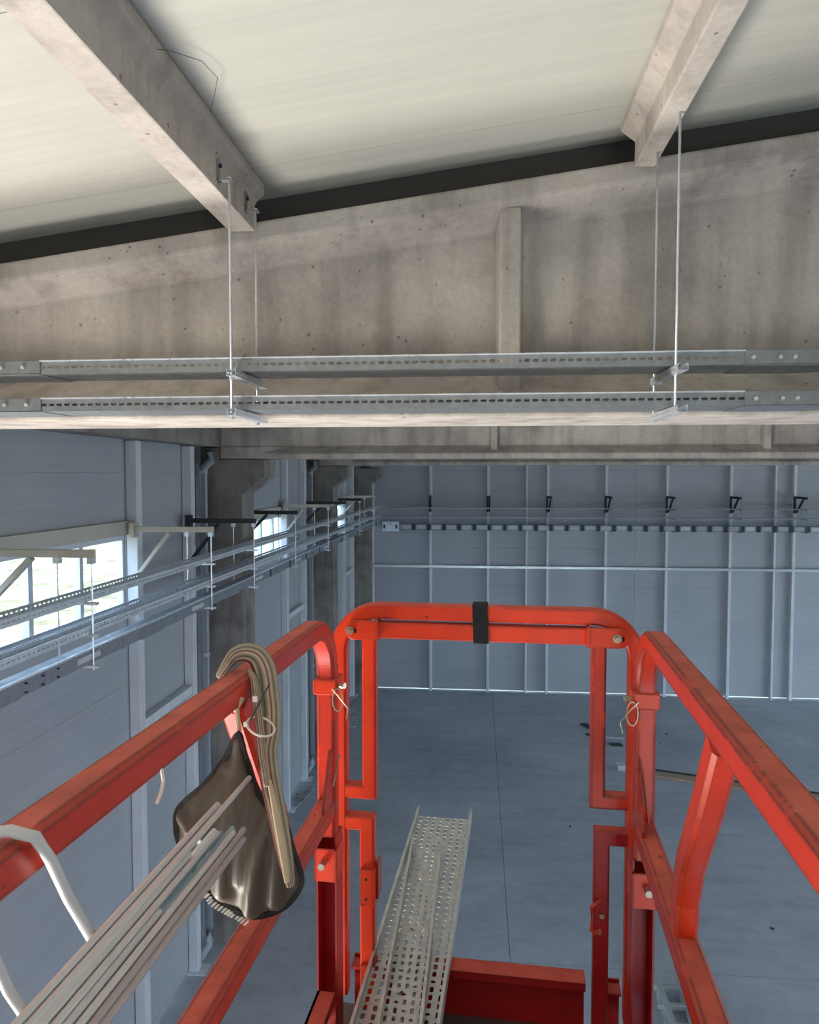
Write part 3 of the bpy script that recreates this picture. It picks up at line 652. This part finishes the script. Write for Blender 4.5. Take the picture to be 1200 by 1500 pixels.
# gate frames (upper and lower U pieces on both sides)
part(MB().sweep([(-.367, VG, Z(-.385)), (-.367, VG, Z(-.779)), (-.44, VG, Z(-.779))], rrect(.034, .036, .004), (0, 1, 0)), 'gate_frame', 'red')
part(MB().sweep([(.180, VG, Z(-.385)), (.180, VG, Z(-.765)), (.266, VG, Z(-.765))], rrect(.034, .036, .004), (0, 1, 0)), 'gate_frame', 'red_worn')
lf = part(MB().sweep([(-.44, VG, Z(-.858)), (-.373, VG, Z(-.858)), (-.373, VG, Z(-1.33))], rrect(.036, .036, .004), (0, 1, 0)), 'gate_frame', 'red')
rf = part(MB().sweep([(.266, VG, Z(-.852)), (.192, VG, Z(-.852)), (.192, VG, Z(-1.33))], rrect(.036, .036, .004), (0, 1, 0)), 'gate_frame', 'red_shaded')
for z0, z1 in ((-1.065, -.97), (-1.315, -1.215)):
    pl = part(MB().box(-.389, -.357, VG-.024, VG-.018, Z(z0), Z(z1), .001).box(-.357, -.352, VG-.024, VG+.02, Z(z0), Z(z1)), 'hinge_strip', 'red')
    for z in (z0+.02, z1-.025): part(MB().cyl((-.374, VG-.0235, Z(z)), (-.374, VG-.0248, Z(z)), .0035, 8), 'bolt_hole', 'hole', lf)
part(MB().box(-.352, -.346, VG-.01, VG+.03, Z(-1.05), Z(-.96)), 'latch_plate', 'red_shaded')
hd = part(MB().tube([(.190, VG-.02, Z(-1.0)), (.176, VG-.035, Z(-1.0)), (.168, VG-.036, Z(-1.008)), (.168, VG-.036, Z(-1.062)), (.176, VG-.035, Z(-1.071)), (.190, VG-.02, Z(-1.071))], .0042, 8), 'gate_handle', 'red')
part(MB().cyl((.193, VG-.018, Z(-1.035)), (.193, VG-.026, Z(-1.035)), .006, 8), 'bolt', 'bolt')
part(MB().cyl((.188, VG-.018, Z(-1.075)), (.188, VG-.028, Z(-1.075)), .005, 8), 'bolt', 'bolt')
# toe board across the front, folded lip towards the deck
m = MB(); m.box(-.345, .160, VG+.045, VG+.05, Z(-1.38), Z(-1.222)); m.box(-.345, .160, VG+.0, VG+.05, Z(-1.226), Z(-1.22)); m.box(-.345, .160, VG+.0, VG+.004, Z(-1.24), Z(-1.226))
part(m, 'front_toe_board', 'red_shaded')
for a, b in ((-.416, -.39), (.212, .242)):
    m = MB(); m.box(a, b, VG+.03, VG+.035, Z(-1.38), Z(-1.222)); m.box(a, b, VG-.01, VG+.035, Z(-1.236), Z(-1.23)); part(m, 'front_toe_board', 'red_shaded')
M['deck'] = (lambda t: t.done(lin((96, 92, 90)), .6, .3))(NT('chequered_deck_plate'))
part(MB().box(-.47, .30, -.52, 1.80, Z(-1.40), Z(-1.362)), 'deck', 'deck')
# machine under the deck: scissor arms, chassis and wheels on the hall floor
part(MB().box(-.44, .27, -.45, 1.5, Z(-1.55), Z(-1.405)), 'deck_beam', 'red_shaded')
nz = 4; z0 = .75; dz = (Z(-1.55)-z0)/nz
for u in (-.38, .21):
    for i in range(nz):
        a, b = z0+i*dz, z0+(i+1)*dz
        part(MB().sweep([(u, -.35, a+.04), (u, 1.35, b-.04)], rect(.09, .04), (1, 0, 0)), 'scissor_arm', 'red')
        part(MB().sweep([(u+.045, 1.35, a+.04), (u+.045, -.35, b-.04)], rect(.09, .04), (1, 0, 0)), 'scissor_arm', 'red')
part(MB().box(-.46, .29, -.5, 1.5, .18, .78, .02), 'chassis', 'red')
for u in (-.46, .21):
    for v in (-.25, 1.25): part(MB().cyl((u, v, .16), (u+.08, v, .16), .16, 20), 'wheel', 'black')
# tape round the two bars of the gate
tp = MB(); tp.sweep([(-.097, VG-.021, Z(-.306)), (-.097, VG+.021, Z(-.306)), (-.094, VG+.021, Z(-.396)), (-.094, VG-.021, Z(-.396))], [(-.0012, -.018), (.0012, -.018), (.0012, .018), (-.0012, .018)], (1, 0, 0), True)
part(tp, 'tape_band', 'tape', label='black tape wound round the gate top rails')
# ------------------------------------------------------------ things carried in the basket (own top-level things, same bearing as the basket)
LM = Matrix.Rotation(LROT, 4, 'Z')
def lthing(name, loc, **kw):
    return thing(name, tuple(LM @ Vector(loc)), LROT, **kw)
def lmesh(mb, name, mat, loc, label=None, cat=None, group=None, **kw):
    o = mb.build(name, mat, None, loc, **kw); o.location = LM @ Vector(loc); o.rotation_euler = (0, 0, LROT); return tag(o, label, cat, group)
def basket_tray(A, B, w_, cw, cols, label):
    m = MB(); n = cols; tw = w_/n; half = n//2
    rows_ = []
    for c in range(n):
        def fn(i, c=c):
            k = i % 9
            if k == 4 and half-1 <= c <= (half if n % 2 == 0 else half): return 'skip'
            if c in (0, n-1) and k == 4: return slot(cw*.8, tw*.42)
            if (c+k) % 4 == 0: return slot(cw*.34, tw*.5)
            return slot(cw*.72, tw*.42)
        rows_.append((-w_/2+c*tw, -w_/2+(c+1)*tw, fn))
    A_, B_ = Vector(A), Vector(B); L = (B_-A_).length; nn = int(round(L/cw)); cw2 = L/nn; d = (B_-A_).normalized(); side = d.cross(Vector((0, 0, 1)))
    u_tray(m, A, B, w_, .038, cw, rows_, lambda i: slot(cw*.5, .006), side=side, lip=.007)
    c0 = half-1; c1 = half if n % 2 == 0 else half
    t0, t1 = -w_/2+c0*tw, -w_/2+(c1+1)*tw
    for i in range(nn):
        if i % 9 == 4:
            a, b = hole_cell(cw2, t1-t0, clover(min(cw2, t1-t0)*.34)); q = len(a); cx = (i+.5)*cw2; cy = (t0+t1)/2
            m.add([A_+d*(cx+x)+side*(cy+y) for x, y in a]+[A_+d*(cx+x)+side*(cy+y) for x, y in b], [(j, (j+1) % q, q+(j+1) % q, q+j) for j in range(q)])
    return lmesh(m, 'perforated_tray', 'tray', A, label, 'cable tray', 'loose trays carried in the basket', solid=.0014)
basket_tray((-.262, -.42, Z(-1.217)), (-.264, 2.56, Z(-1.217)), .192, .027, 8, 'wide perforated cable tray lying out over the front toe board')
basket_tray((-.150, -.42, Z(-1.211)), (-.297, 2.335, Z(-1.211)), .098, .027, 5, 'narrow perforated cable tray nested in the wide one')
# bundle of straight rods lying towards the camera on the left
AX, AZ, DX, DZ = .75, -.66, -.66, -.75      # across the bundle, and away from the eye
SP = .0079
rods = [  # place across, layer, how far the tip reaches, material, label
    (-3, 0, .905, 'rod', 'pale steel rod along the left edge of the bundle, its tip the farthest left'),
    (-2, 0, .885, 'rod', 'second steel rod from the left edge of the bundle'),
    (-1, 0, .795, 'rod', 'third steel rod from the left edge of the bundle, with a shorter tip'),
    (0, 0, .86, 'rod', 'pale steel rod in the middle of the upper layer of the bundle'),
    (1, 0, .70, 'rod', 'shortest pale steel rod, its tip lying on top of the bundle'),
    (2, 0, .885, 'rod', 'pale steel rod third from the right edge of the bundle'),
    (3, 0, .905, 'rod_brown', 'brownish steel rod second from the right edge of the bundle'),
    (4, 0, .89, 'rod_brown', 'brownish steel rod along the right edge of the bundle'),
    (-2.5, 1, .915, 'rod', 'pale rod beneath the two leftmost rods of the bundle'),
    (-1.5, 1, 1.0, 'rod', 'pale steel rod sticking out farthest across the brown pouch'),
    (-.5, 1, .87, 'rod', 'pale steel rod in the lower layer near the middle of the bundle'),
    (.5, 1, .875, 'rod_blue', 'bluish steel rod in the middle of the bundle'),
    (1.5, 1, .90, 'rod_blue', 'bluish steel rod in the groove beside the shortest rod'),
    (2.5, 1, .88, 'rod', 'pale rod beneath the right part of the bundle')]
for i, (k, ly, v, mt, lb) in enumerate(rods):
    jit = .0006*sin(i*2.3)
    u = -.377+k*SP*AX+ly*.0069*DX; z = -.449+k*SP*AZ+ly*.0069*DZ
    if v > .95: u += .003; z += .010
    o = MB().cyl((u+.006+jit, .1, Z(z+.002+(0 if v < .95 else -.010))), (u, v, Z(z)), .0037, 14)
    c = o.v[14:28]; o.f = [f for f in o.f if len(f) == 4 or min(f) < 14]     # rounded tip
    tip = [tuple(Vector(p)*.55+Vector((u, v, Z(z)))*.45+Vector((0, .0025, 0))) for p in c]; bb = len(o.v); o.v += tip
    o.f += [(14+j, 14+(j+1) % 14, bb+(j+1) % 14, bb+j) for j in range(14)]+[tuple(range(bb, bb+14))]
    lmesh(o, 'steel_rod', mt, (u, .5, Z(z)), lb, 'rod', 'bundle of steel rods on the left of the basket', smooth=True)
# white bent rod hooked over the left rail and a second one below it
hk = MB(); hk.tube([(-.475, .50, Z(-.42)), (-.472, .51, Z(-.34)), (-.463, .525, Z(-.307)), (-.445, .54, Z(-.299)), (-.425, .55, Z(-.299)), (-.409, .56, Z(-.308)), (-.406, .575, Z(-.335)), (-.406, .60, Z(-.385)), (-.4, .655, Z(-.488))], .0052, 12)
lmesh(hk, 'bent_rod', 'rod', (-.44, .55, Z(-.3)), 'pale bent rod hooked over the left top rail at the photo edge', 'rod', smooth=True)
hk = MB(); hk.tube([(-.47, .46, Z(-.33)), (-.458, .47, Z(-.3005)), (-.43, .48, Z(-.3)), (-.412, .49, Z(-.315)), (-.41, .5, Z(-.36)), (-.407, .52, Z(-.415)), (-.402, .56, Z(-.495))], .0045, 12)
lmesh(hk, 'bent_rod', 'rod', (-.44, .5, Z(-.3)), 'second pale bent rod in the bottom left corner', 'rod', smooth=True)
# the bag
VBAG = 1.0
def px2l(px, py, v): return ((px-768)/1080*v, (697-py)/1080*v)
bag = lthing('tool_pouch', (-.38, VBAG, Z(-.6)), label='brown coated-fabric pouch with black binding hung under the left top rail', cat='pouch')
boff = (-.38, VBAG, Z(-.6))
# back sheet: rises to the apex; front sheet: sagging pocket. Outlines are in metres (u, z)
back = [(323, 1103), (300, 1152), (262, 1198), (222, 1230), (213, 1252), (222, 1290), (268, 1350), (300, 1384), (345, 1404), (392, 1394), (420, 1362), (426, 1336), (416, 1290), (404, 1245), (392, 1205), (380, 1222), (362, 1210), (344, 1182), (333, 1148), (329, 1115)]
pb = [px2l(x, y, VBAG) for x, y in back]
def in_poly(x, y, P):
    c = False
    for i in range(len(P)):
        (x1, y1), (x2, y2) = P[i], P[i-1]
        if (y1 > y) != (y2 > y) and x < (x2-x1)*(y-y1)/(y2-y1)+x1: c = not c
    return c
def depth(u, z):
    # folds running down from the right strap and the apex, belly towards the camera
    X, Y = u/VBAG*1080+768, 697-z/VBAG*1080
    d = 0
    for line, amp, wd in FOLDS:
        best = 1e9
        for (x1, y1), (x2, y2) in zip(line, line[1:]):
            dx, dy = x2-x1, y2-y1; t = max(0, min(1, ((X-x1)*dx+(Y-y1)*dy)/(dx*dx+dy*dy)))
            best = min(best, math.hypot(X-x1-t*dx, Y-y1-t*dy))
        d -= amp*math.exp(-(best/wd)**2)
    d -= .03*max(0, 1-((X-315)/120)**2-((Y-1300)/130)**2)
    return VBAG+.03+d
FOLDS = [([(392, 1200), (368, 1270), (356, 1330), (346, 1390)], .022, 11), ([(398, 1215), (392, 1290), (384, 1380)], .014, 9), ([(324, 1115), (322, 1180), (312, 1260), (300, 1360)], .016, 12),
         ([(345, 1190), (338, 1250), (330, 1340)], .009, 7), ([(300, 1165), (262, 1225), (240, 1290)], .012, 14), ([(410, 1260), (416, 1340)], .012, 8), ([(225, 1250), (262, 1262), (300, 1300)], .008, 9)]
def dist_edge(u, z):
    best = 9
    for i in range(len(pb)):
        (x1, y1), (x2, y2) = pb[i-1], pb[i]; dx, dy = x2-x1, y2-y1
        t = max(0, min(1, ((u-x1)*dx+(z-y1)*dy)/(dx*dx+dy*dy))); best = min(best, math.hypot(u-x1-t*dx, z-y1-t*dy))
    return best
def smooth_loop(P, it=2):
    for _ in range(it):
        Q = []
        for i in range(len(P)):
            a, b = P[i-1], P[i]
            Q += [(a[0]*.75+b[0]*.25, a[1]*.75+b[1]*.25), (a[0]*.25+b[0]*.75, a[1]*.25+b[1]*.75)]
        P = Q
    return P
pbs = smooth_loop(pb, 3)
bm = bmesh.new()
vs = [bm.verts.new((u, 0, z)) for u, z in pbs]; es = [bm.edges.new((vs[i], vs[(i+1) % len(vs)])) for i in range(len(vs))]
# triangulated interior: grid points joined by delaunay
from mathutils.geometry import delaunay_2d_cdt
pts = [Vector(p) for p in pbs]; nb = len(pts); st = .006
us = [p[0] for p in pbs]; zs = [p[1] for p in pbs]; u = min(us)
while u < max(us):
    z = min(zs)
    while z < max(zs):
        if in_poly(u, z, pbs) and dist_edge(u, z) > st*.5: pts.append(Vector((u, z)))
        z += st
    u += st
bm.free()
res = delaunay_2d_cdt(pts, [(i, (i+1) % nb) for i in range(nb)], [], 1, 1e-6)
m = MB(); m.add([(p.x, depth(p.x, p.y), Z(p.y)) for p in res[0]], [tuple(f) for f in res[2]])
o = m.build('pouch_sheet', 'vinyl', bag, boff, smooth=True, solid=.003)
bd = MB()
dl = [depth(u, z) for u, z in pbs]; nl = len(dl)
loop = [(u, sum(dl[(i+k) % nl] for k in range(-4, 5))/9, Z(z)) for i, (u, z) in enumerate(pbs)]
bd.sweep(loop, [(-.0042, -.0035), (.0042, -.0035), (.0042, .0035), (-.0042, .0035)], (0, 1, 0), True)
bd.build('binding', 'binding', bag, boff)
# fringe on the lower left edge
fr_ = MB()
for i, (u, z) in enumerate(pbs):
    x = u/VBAG*1080+768; y = 697-z/VBAG*1080
    if 222 < x < 345 and y > 1300:
        for k in range(3):
            du = random.uniform(-.002, .002); fr_.tube([(u+du, depth(u, z)-.004, Z(z-.003)), (u+du-.006, depth(u, z)-.006, Z(z-.009))], .0011, 4)
fr_.build('frayed_edge', 'tie', bag, boff)['kind'] = 'stuff'
au, az_ = px2l(322, 1106, VBAG)
MB().tube([(au, VBAG+.028, Z(az_)), (au-.004, VBAG+.03, Z(az_+.03)), (au-.01, VBAG+.04, Z(-.352)), (-.416, VBAG+.05, Z(-.335))], .0035, 8).build('cord', 'cord', bag, boff)
# striped webbing sling: ribbon over the rail, down to the pouch
sg_ = lthing('webbing_sling', (-.4, 1.0, Z(-.3)), label='bundle of beige webbing with red and dark stripes draped over the left top rail', cat='sling'); soff = (-.4, 1.0, Z(-.3))
def ribbon(cl, widths, name, mat, thick=.008, parent=sg_, off=soff, seed=0, twist=None):
    """cl: centre line; cross section is a lumpy flat bundle; u texture coordinate runs across"""
    n = 20; ring = []; pts_ = [Vector(p) for p in cl]
    # resample
    P = []
    for i in range(len(pts_)-1):
        for k in range(6):
            t = k/6; p0 = pts_[max(i-1, 0)]; p1 = pts_[i]; p2 = pts_[i+1]; p3 = pts_[min(i+2, len(pts_)-1)]
            q = .5*((2*p1)+(p2-p0)*t+(2*p0-5*p1+4*p2-p3)*t*t+(3*p1-p0-3*p2+p3)*t**3); wd = widths[i]*(1-t)+widths[i+1]*t
            P.append((q, wd))
    P.append((pts_[-1], widths[-1]))
    vs = []; fs = []
    for i, (p, wd) in enumerate(P):
        t = (P[min(i+1, len(P)-1)][0]-P[max(i-1, 0)][0]).normalized()
        view = Vector((.35, -.9, .25)).normalized()
        side = t.cross(view).normalized(); nn = side.cross(t).normalized()
        for j in range(n):
            a = 2*pi*j/n; c = cos(a); s_ = sin(a)
            lump = 1+.28*abs(sin(a*3.5+seed+i*.05))
            vs.append(p+side*(c*wd/2)+nn*(s_*thick*lump))
    for i in range(len(P)-1):
        for j in range(n): fs.append((i*n+j, i*n+(j+1) % n, (i+1)*n+(j+1) % n, (i+1)*n+j))
    fs += [tuple(range(n))[::-1], tuple(range((len(P)-1)*n, len(P)*n))]
    m = MB(); m.add(vs, fs); o = m.build(name, mat, parent, off, smooth=True)
    uvl = o.data.uv_layers.new(name='UVMap')
    for lp in o.data.loops:
        j = lp.vertex_index % n; uvl.data[lp.index].uv = ((cos(2*pi*j/n)+1)/2, (lp.vertex_index//n)/len(P))
    return o
V = 1.0
def L3(px, py, v): a, b = px2l(px, py, v); return (a, v, Z(b))
ribbon([(-.474, 1.10, Z(-.318)), L3(317, 988, 1.10), L3(330, 974, 1.105), L3(350, 970, 1.11), L3(367, 978, 1.115), L3(377, 1000, 1.11), L3(381, 1030, 1.10), L3(384, 1060, 1.08), L3(383, 1095, 1.05), L3(379, 1125, 1.02), L3(384, 1170, 1.0), L3(393, 1215, .985), L3(402, 1262, .975), L3(409, 1300, .97), L3(415, 1336, .965)],
       [.012, .018, .024, .03, .034, .036, .036, .034, .033, .03, .029, .027, .024, .02, .012], 'webbing', 'sling', .0075)
ribbon([L3(352, 1000, 1.10), L3(358, 1012, 1.09), L3(361, 1035, 1.08), L3(364, 1060, 1.06), L3(368, 1095, 1.02), L3(371, 1130, .995), L3(378, 1180, .975)], [.008, .012, .014, .014, .013, .012, .01], 'webbing', 'sling', .006, seed=2)
# pale strand along the lower length
ribbon([L3(382, 1170, .978), L3(393, 1225, .968), L3(403, 1280, .960), L3(410, 1330, .955)], [.006, .01, .011, .008], 'webbing', 'cord', .003, seed=1)
MB().box(*sorted((px2l(358, 1040, 1.06)[0], px2l(365, 1040, 1.06)[0])), 1.055, 1.06, Z(px2l(0, 1046, 1.06)[1]), Z(px2l(0, 1038, 1.06)[1])).build('stitch_label', 'tie', sg_, soff)
tie = lthing('cable_tie', (-.36, .93, Z(-.38)), label='white cable tie looped round the striped webbing', cat='cable tie'); toff = (-.36, .93, Z(-.38))
cx, cy, r = 372, 1087, 1
MB().tube([L3(369+22*cos(a)-4*sin(a), 1086+14*sin(a)+6*cos(a), 1.025-.022*sin(a)) for a in [2*pi*i/28 for i in range(28)]], .0017, 6, True, (0, 1, 0)).build('loop', 'tie', tie, toff, smooth=True)
MB().box(*sorted((px2l(343, 1083, 1.02)[0], px2l(349, 1083, 1.02)[0])), 1.015, 1.022, Z(px2l(0, 1086, 1.02)[1]), Z(px2l(0, 1079, 1.02)[1])).build('tie_head', 'tie', tie, toff)
MB().tube([L3(384, 1018, 1.085), L3(372, 1040, 1.06), L3(360, 1062, 1.035), L3(353, 1076, 1.02)], .0014, 5).build('tail', 'dark_bracket', tie, toff)
# frayed string under the left rail
fs_ = MB(); fs_.tube([(-.418, .80, Z(-.345)), (-.416, .80, Z(-.36)), (-.417, .795, Z(-.372)), (-.42, .79, Z(-.383))], .0022, 5)
lmesh(fs_, 'string_end', 'tie', (-.418, .8, Z(-.36)), 'short frayed white string hanging under the left top rail', 'string')
# ------------------------------------------------------------ on the hall floor
al = thing('aluminium_ladder', (2.5, 8.4, 0), label='aluminium ladder sections stacked on the floor right of the basket', cat='ladder'); off = (2.5, 8.4, 0)
for k, x in enumerate((2.16, 2.42, 2.68)):
    MB().box(x-.03, x+.03, 6.3, 8.82, .17, .23, .004).build('stile', 'alu', al, off)
    MB().box(x-.018, x+.018, 6.3, 8.75, 0, .05, .004).build('stile', 'alu', al, off)
y = 6.5; k = 0
while y < 8.75:
    MB().box(2.08, 2.76, y-.03, y+.03, .115, .169, .004).build('rung', 'alu', al, off)
    MB().box(2.10, 2.74, y+.06, y+.10, .05, .085, .004).build('rung', 'alu', al, off)
    for x in (2.16, 2.42, 2.68): MB().box(x-.018, x+.018, y-.018, y+.018, .05, .1149).build('spacer', 'alu', al, off)
    y += .315; k += 1
pk = thing('timber_plank', (4.9, 15.05, 0), R(-17), label='long brown timber plank lying on the floor right of the basket', cat='plank')
MB().box(-1.65, 1.75, -.13, .13, 0, .045, .005).build('board', 'wood', pk)
MB().box(-1.65, 1.75, .131, .17, 0, .07, .004).build('edge_board', 'dark_bracket', pk)
def scrap(name, x, y, pts, mat, label, r=.03):
    m = MB(); m.prism(pts, 2, 0.001, r); m.v = [(a+x, b+y, c) for a, b, c in m.v]
    return tag(m.build(name, mat, off=(x, y, 0.001)), label, 'offcut')
scrap('metal_offcut', 2.72, 18.3, [(-.15, .15), (0, .2), (.2, -.15), (.05, -.2)], 'dark_bracket', 'dark flat offcut on the floor by the right gate bar, farther one')
scrap('metal_offcut', 2.8, 17.7, [(-.2, .05), (.1, .08), (.25, -.1), (-.1, -.08)], 'dark_bracket', 'dark flat offcut on the floor by the right gate bar, nearer one')
scrap('metal_offcut', 3.25, 17.5, [(-.22, .07), (.22, .03), (.22, -.02), (-.2, .03)], 'alu', 'bright metal strip on the floor right of the gate bar')
scrap('metal_offcut', 3.2, 17.1, [(-.15, .06), (.1, .09), (.15, -.09), (-.1, -.07)], 'dark_bracket', 'small dark offcut in front of the bright metal strip')
scrap('metal_offcut', 3.05, 15.7, [(-.1, .1), (.1, .15), (.1, -.1), (-.08, -.12)], 'galv', 'bright bracket offcut near the left end of the timber plank', .1)
for i in range(9):
    x = random.uniform(1.2, 8); y = random.choice((random.uniform(9.2, 12), random.uniform(12, 18)))
    m = MB(); n = 6; rr = random.uniform(.012, .035); m.prism([(rr*cos(2*pi*k/n)*random.uniform(.6, 1.4), rr*sin(2*pi*k/n)*random.uniform(.6, 1.4)) for k in range(n)], 2, .0005, random.uniform(.006, .02))
    m.v = [(a+x, b+y, c) for a, b, c in m.v]
    tag(m.build('debris_chip', 'dark_bracket', off=(x, y, .0005)), 'tiny dark chip of debris lying loose on the open floor', 'debris', 'dark chips on the open floor')
# rubbish along the foot of the left wall
k = 0
for y0, n in ((7.2, 12), (13.0, 8), (18.3, 6)):
    for i in range(n):
        x = -3.45+random.uniform(0, .3); y = y0+random.uniform(0, 2.2); s_ = random.uniform(.02, .06)
        if 8.55 < y < 9.8 or 15.2 < y < 15.8 or 12.95 < y < 13.35 or 14.4 < y < 14.75: continue
        if 7.1 < y < 7.45 or 18.9 < y < 19.2 or y > 20.2: continue
        x = max(x, XW+.1)
        m = MB(); m.box(-s_, s_, -s_*.7, s_*.7, 0.0005, s_*.8, s_*.2); a = random.uniform(0, 3)
        m.v = [(x+p*cos(a)-q*sin(a), y+p*sin(a)+q*cos(a), r_) for p, q, r_ in m.v]
        tag(m.build('rubble_piece', 'rubble', off=(x, y, 0.0005)), 'small grey piece of rubble at the foot of the left wall, '+{7.2: 'before the first column', 13.0: 'before the second column', 18.3: 'before the corner column'}[y0], 'rubble', 'rubble along the foot of the left wall')
for (x0, y0, x1, y1, lb) in ((-3.35, 13.3, -3.2, 14.1, 'bright thin steel strip on the floor by the left wall, longer one'), (-3.2, 14.75, -3.0, 14.45, 'bright thin steel strip on the floor by the left wall, shorter one')):
    tag(MB().cyl((x0, y0, .012), (x1, y1, .012), .011, 6).build('steel_strip', 'alu', off=(x0, y0, 0)), lb, 'strip')
cb = MB(); cb.tube([(-3.0, 6.2, .006), (-2.98, 8.0, .006), (-2.95, 9.5, .006), (-2.85, 12, .006), (-2.7, 15, .006)], .006, 5)
tag(cb.build('floor_wire', 'galv_dull', off=(-2.95, 9, 0)), 'thin wire lying straight along the floor by the left wall', 'wire')
# wire mesh grating leaning flat by the corner column
gr = thing('mesh_grating', (-3.1, 18.9, 0), label='pale slotted grating strip on the floor in the far left corner', cat='grating'); off = (-3.1, 18.9, 0)
for i in range(11): MB().box(-3.3, -2.98, 17.7+i*.22, 17.82+i*.22, .006, .02).build('slat', 'alu', gr, off)
for x in (-3.3, -3.14, -2.98): MB().box(x-.012, x+.012, 17.65, 20.1, 0, .006).build('bearer', 'alu', gr, off)
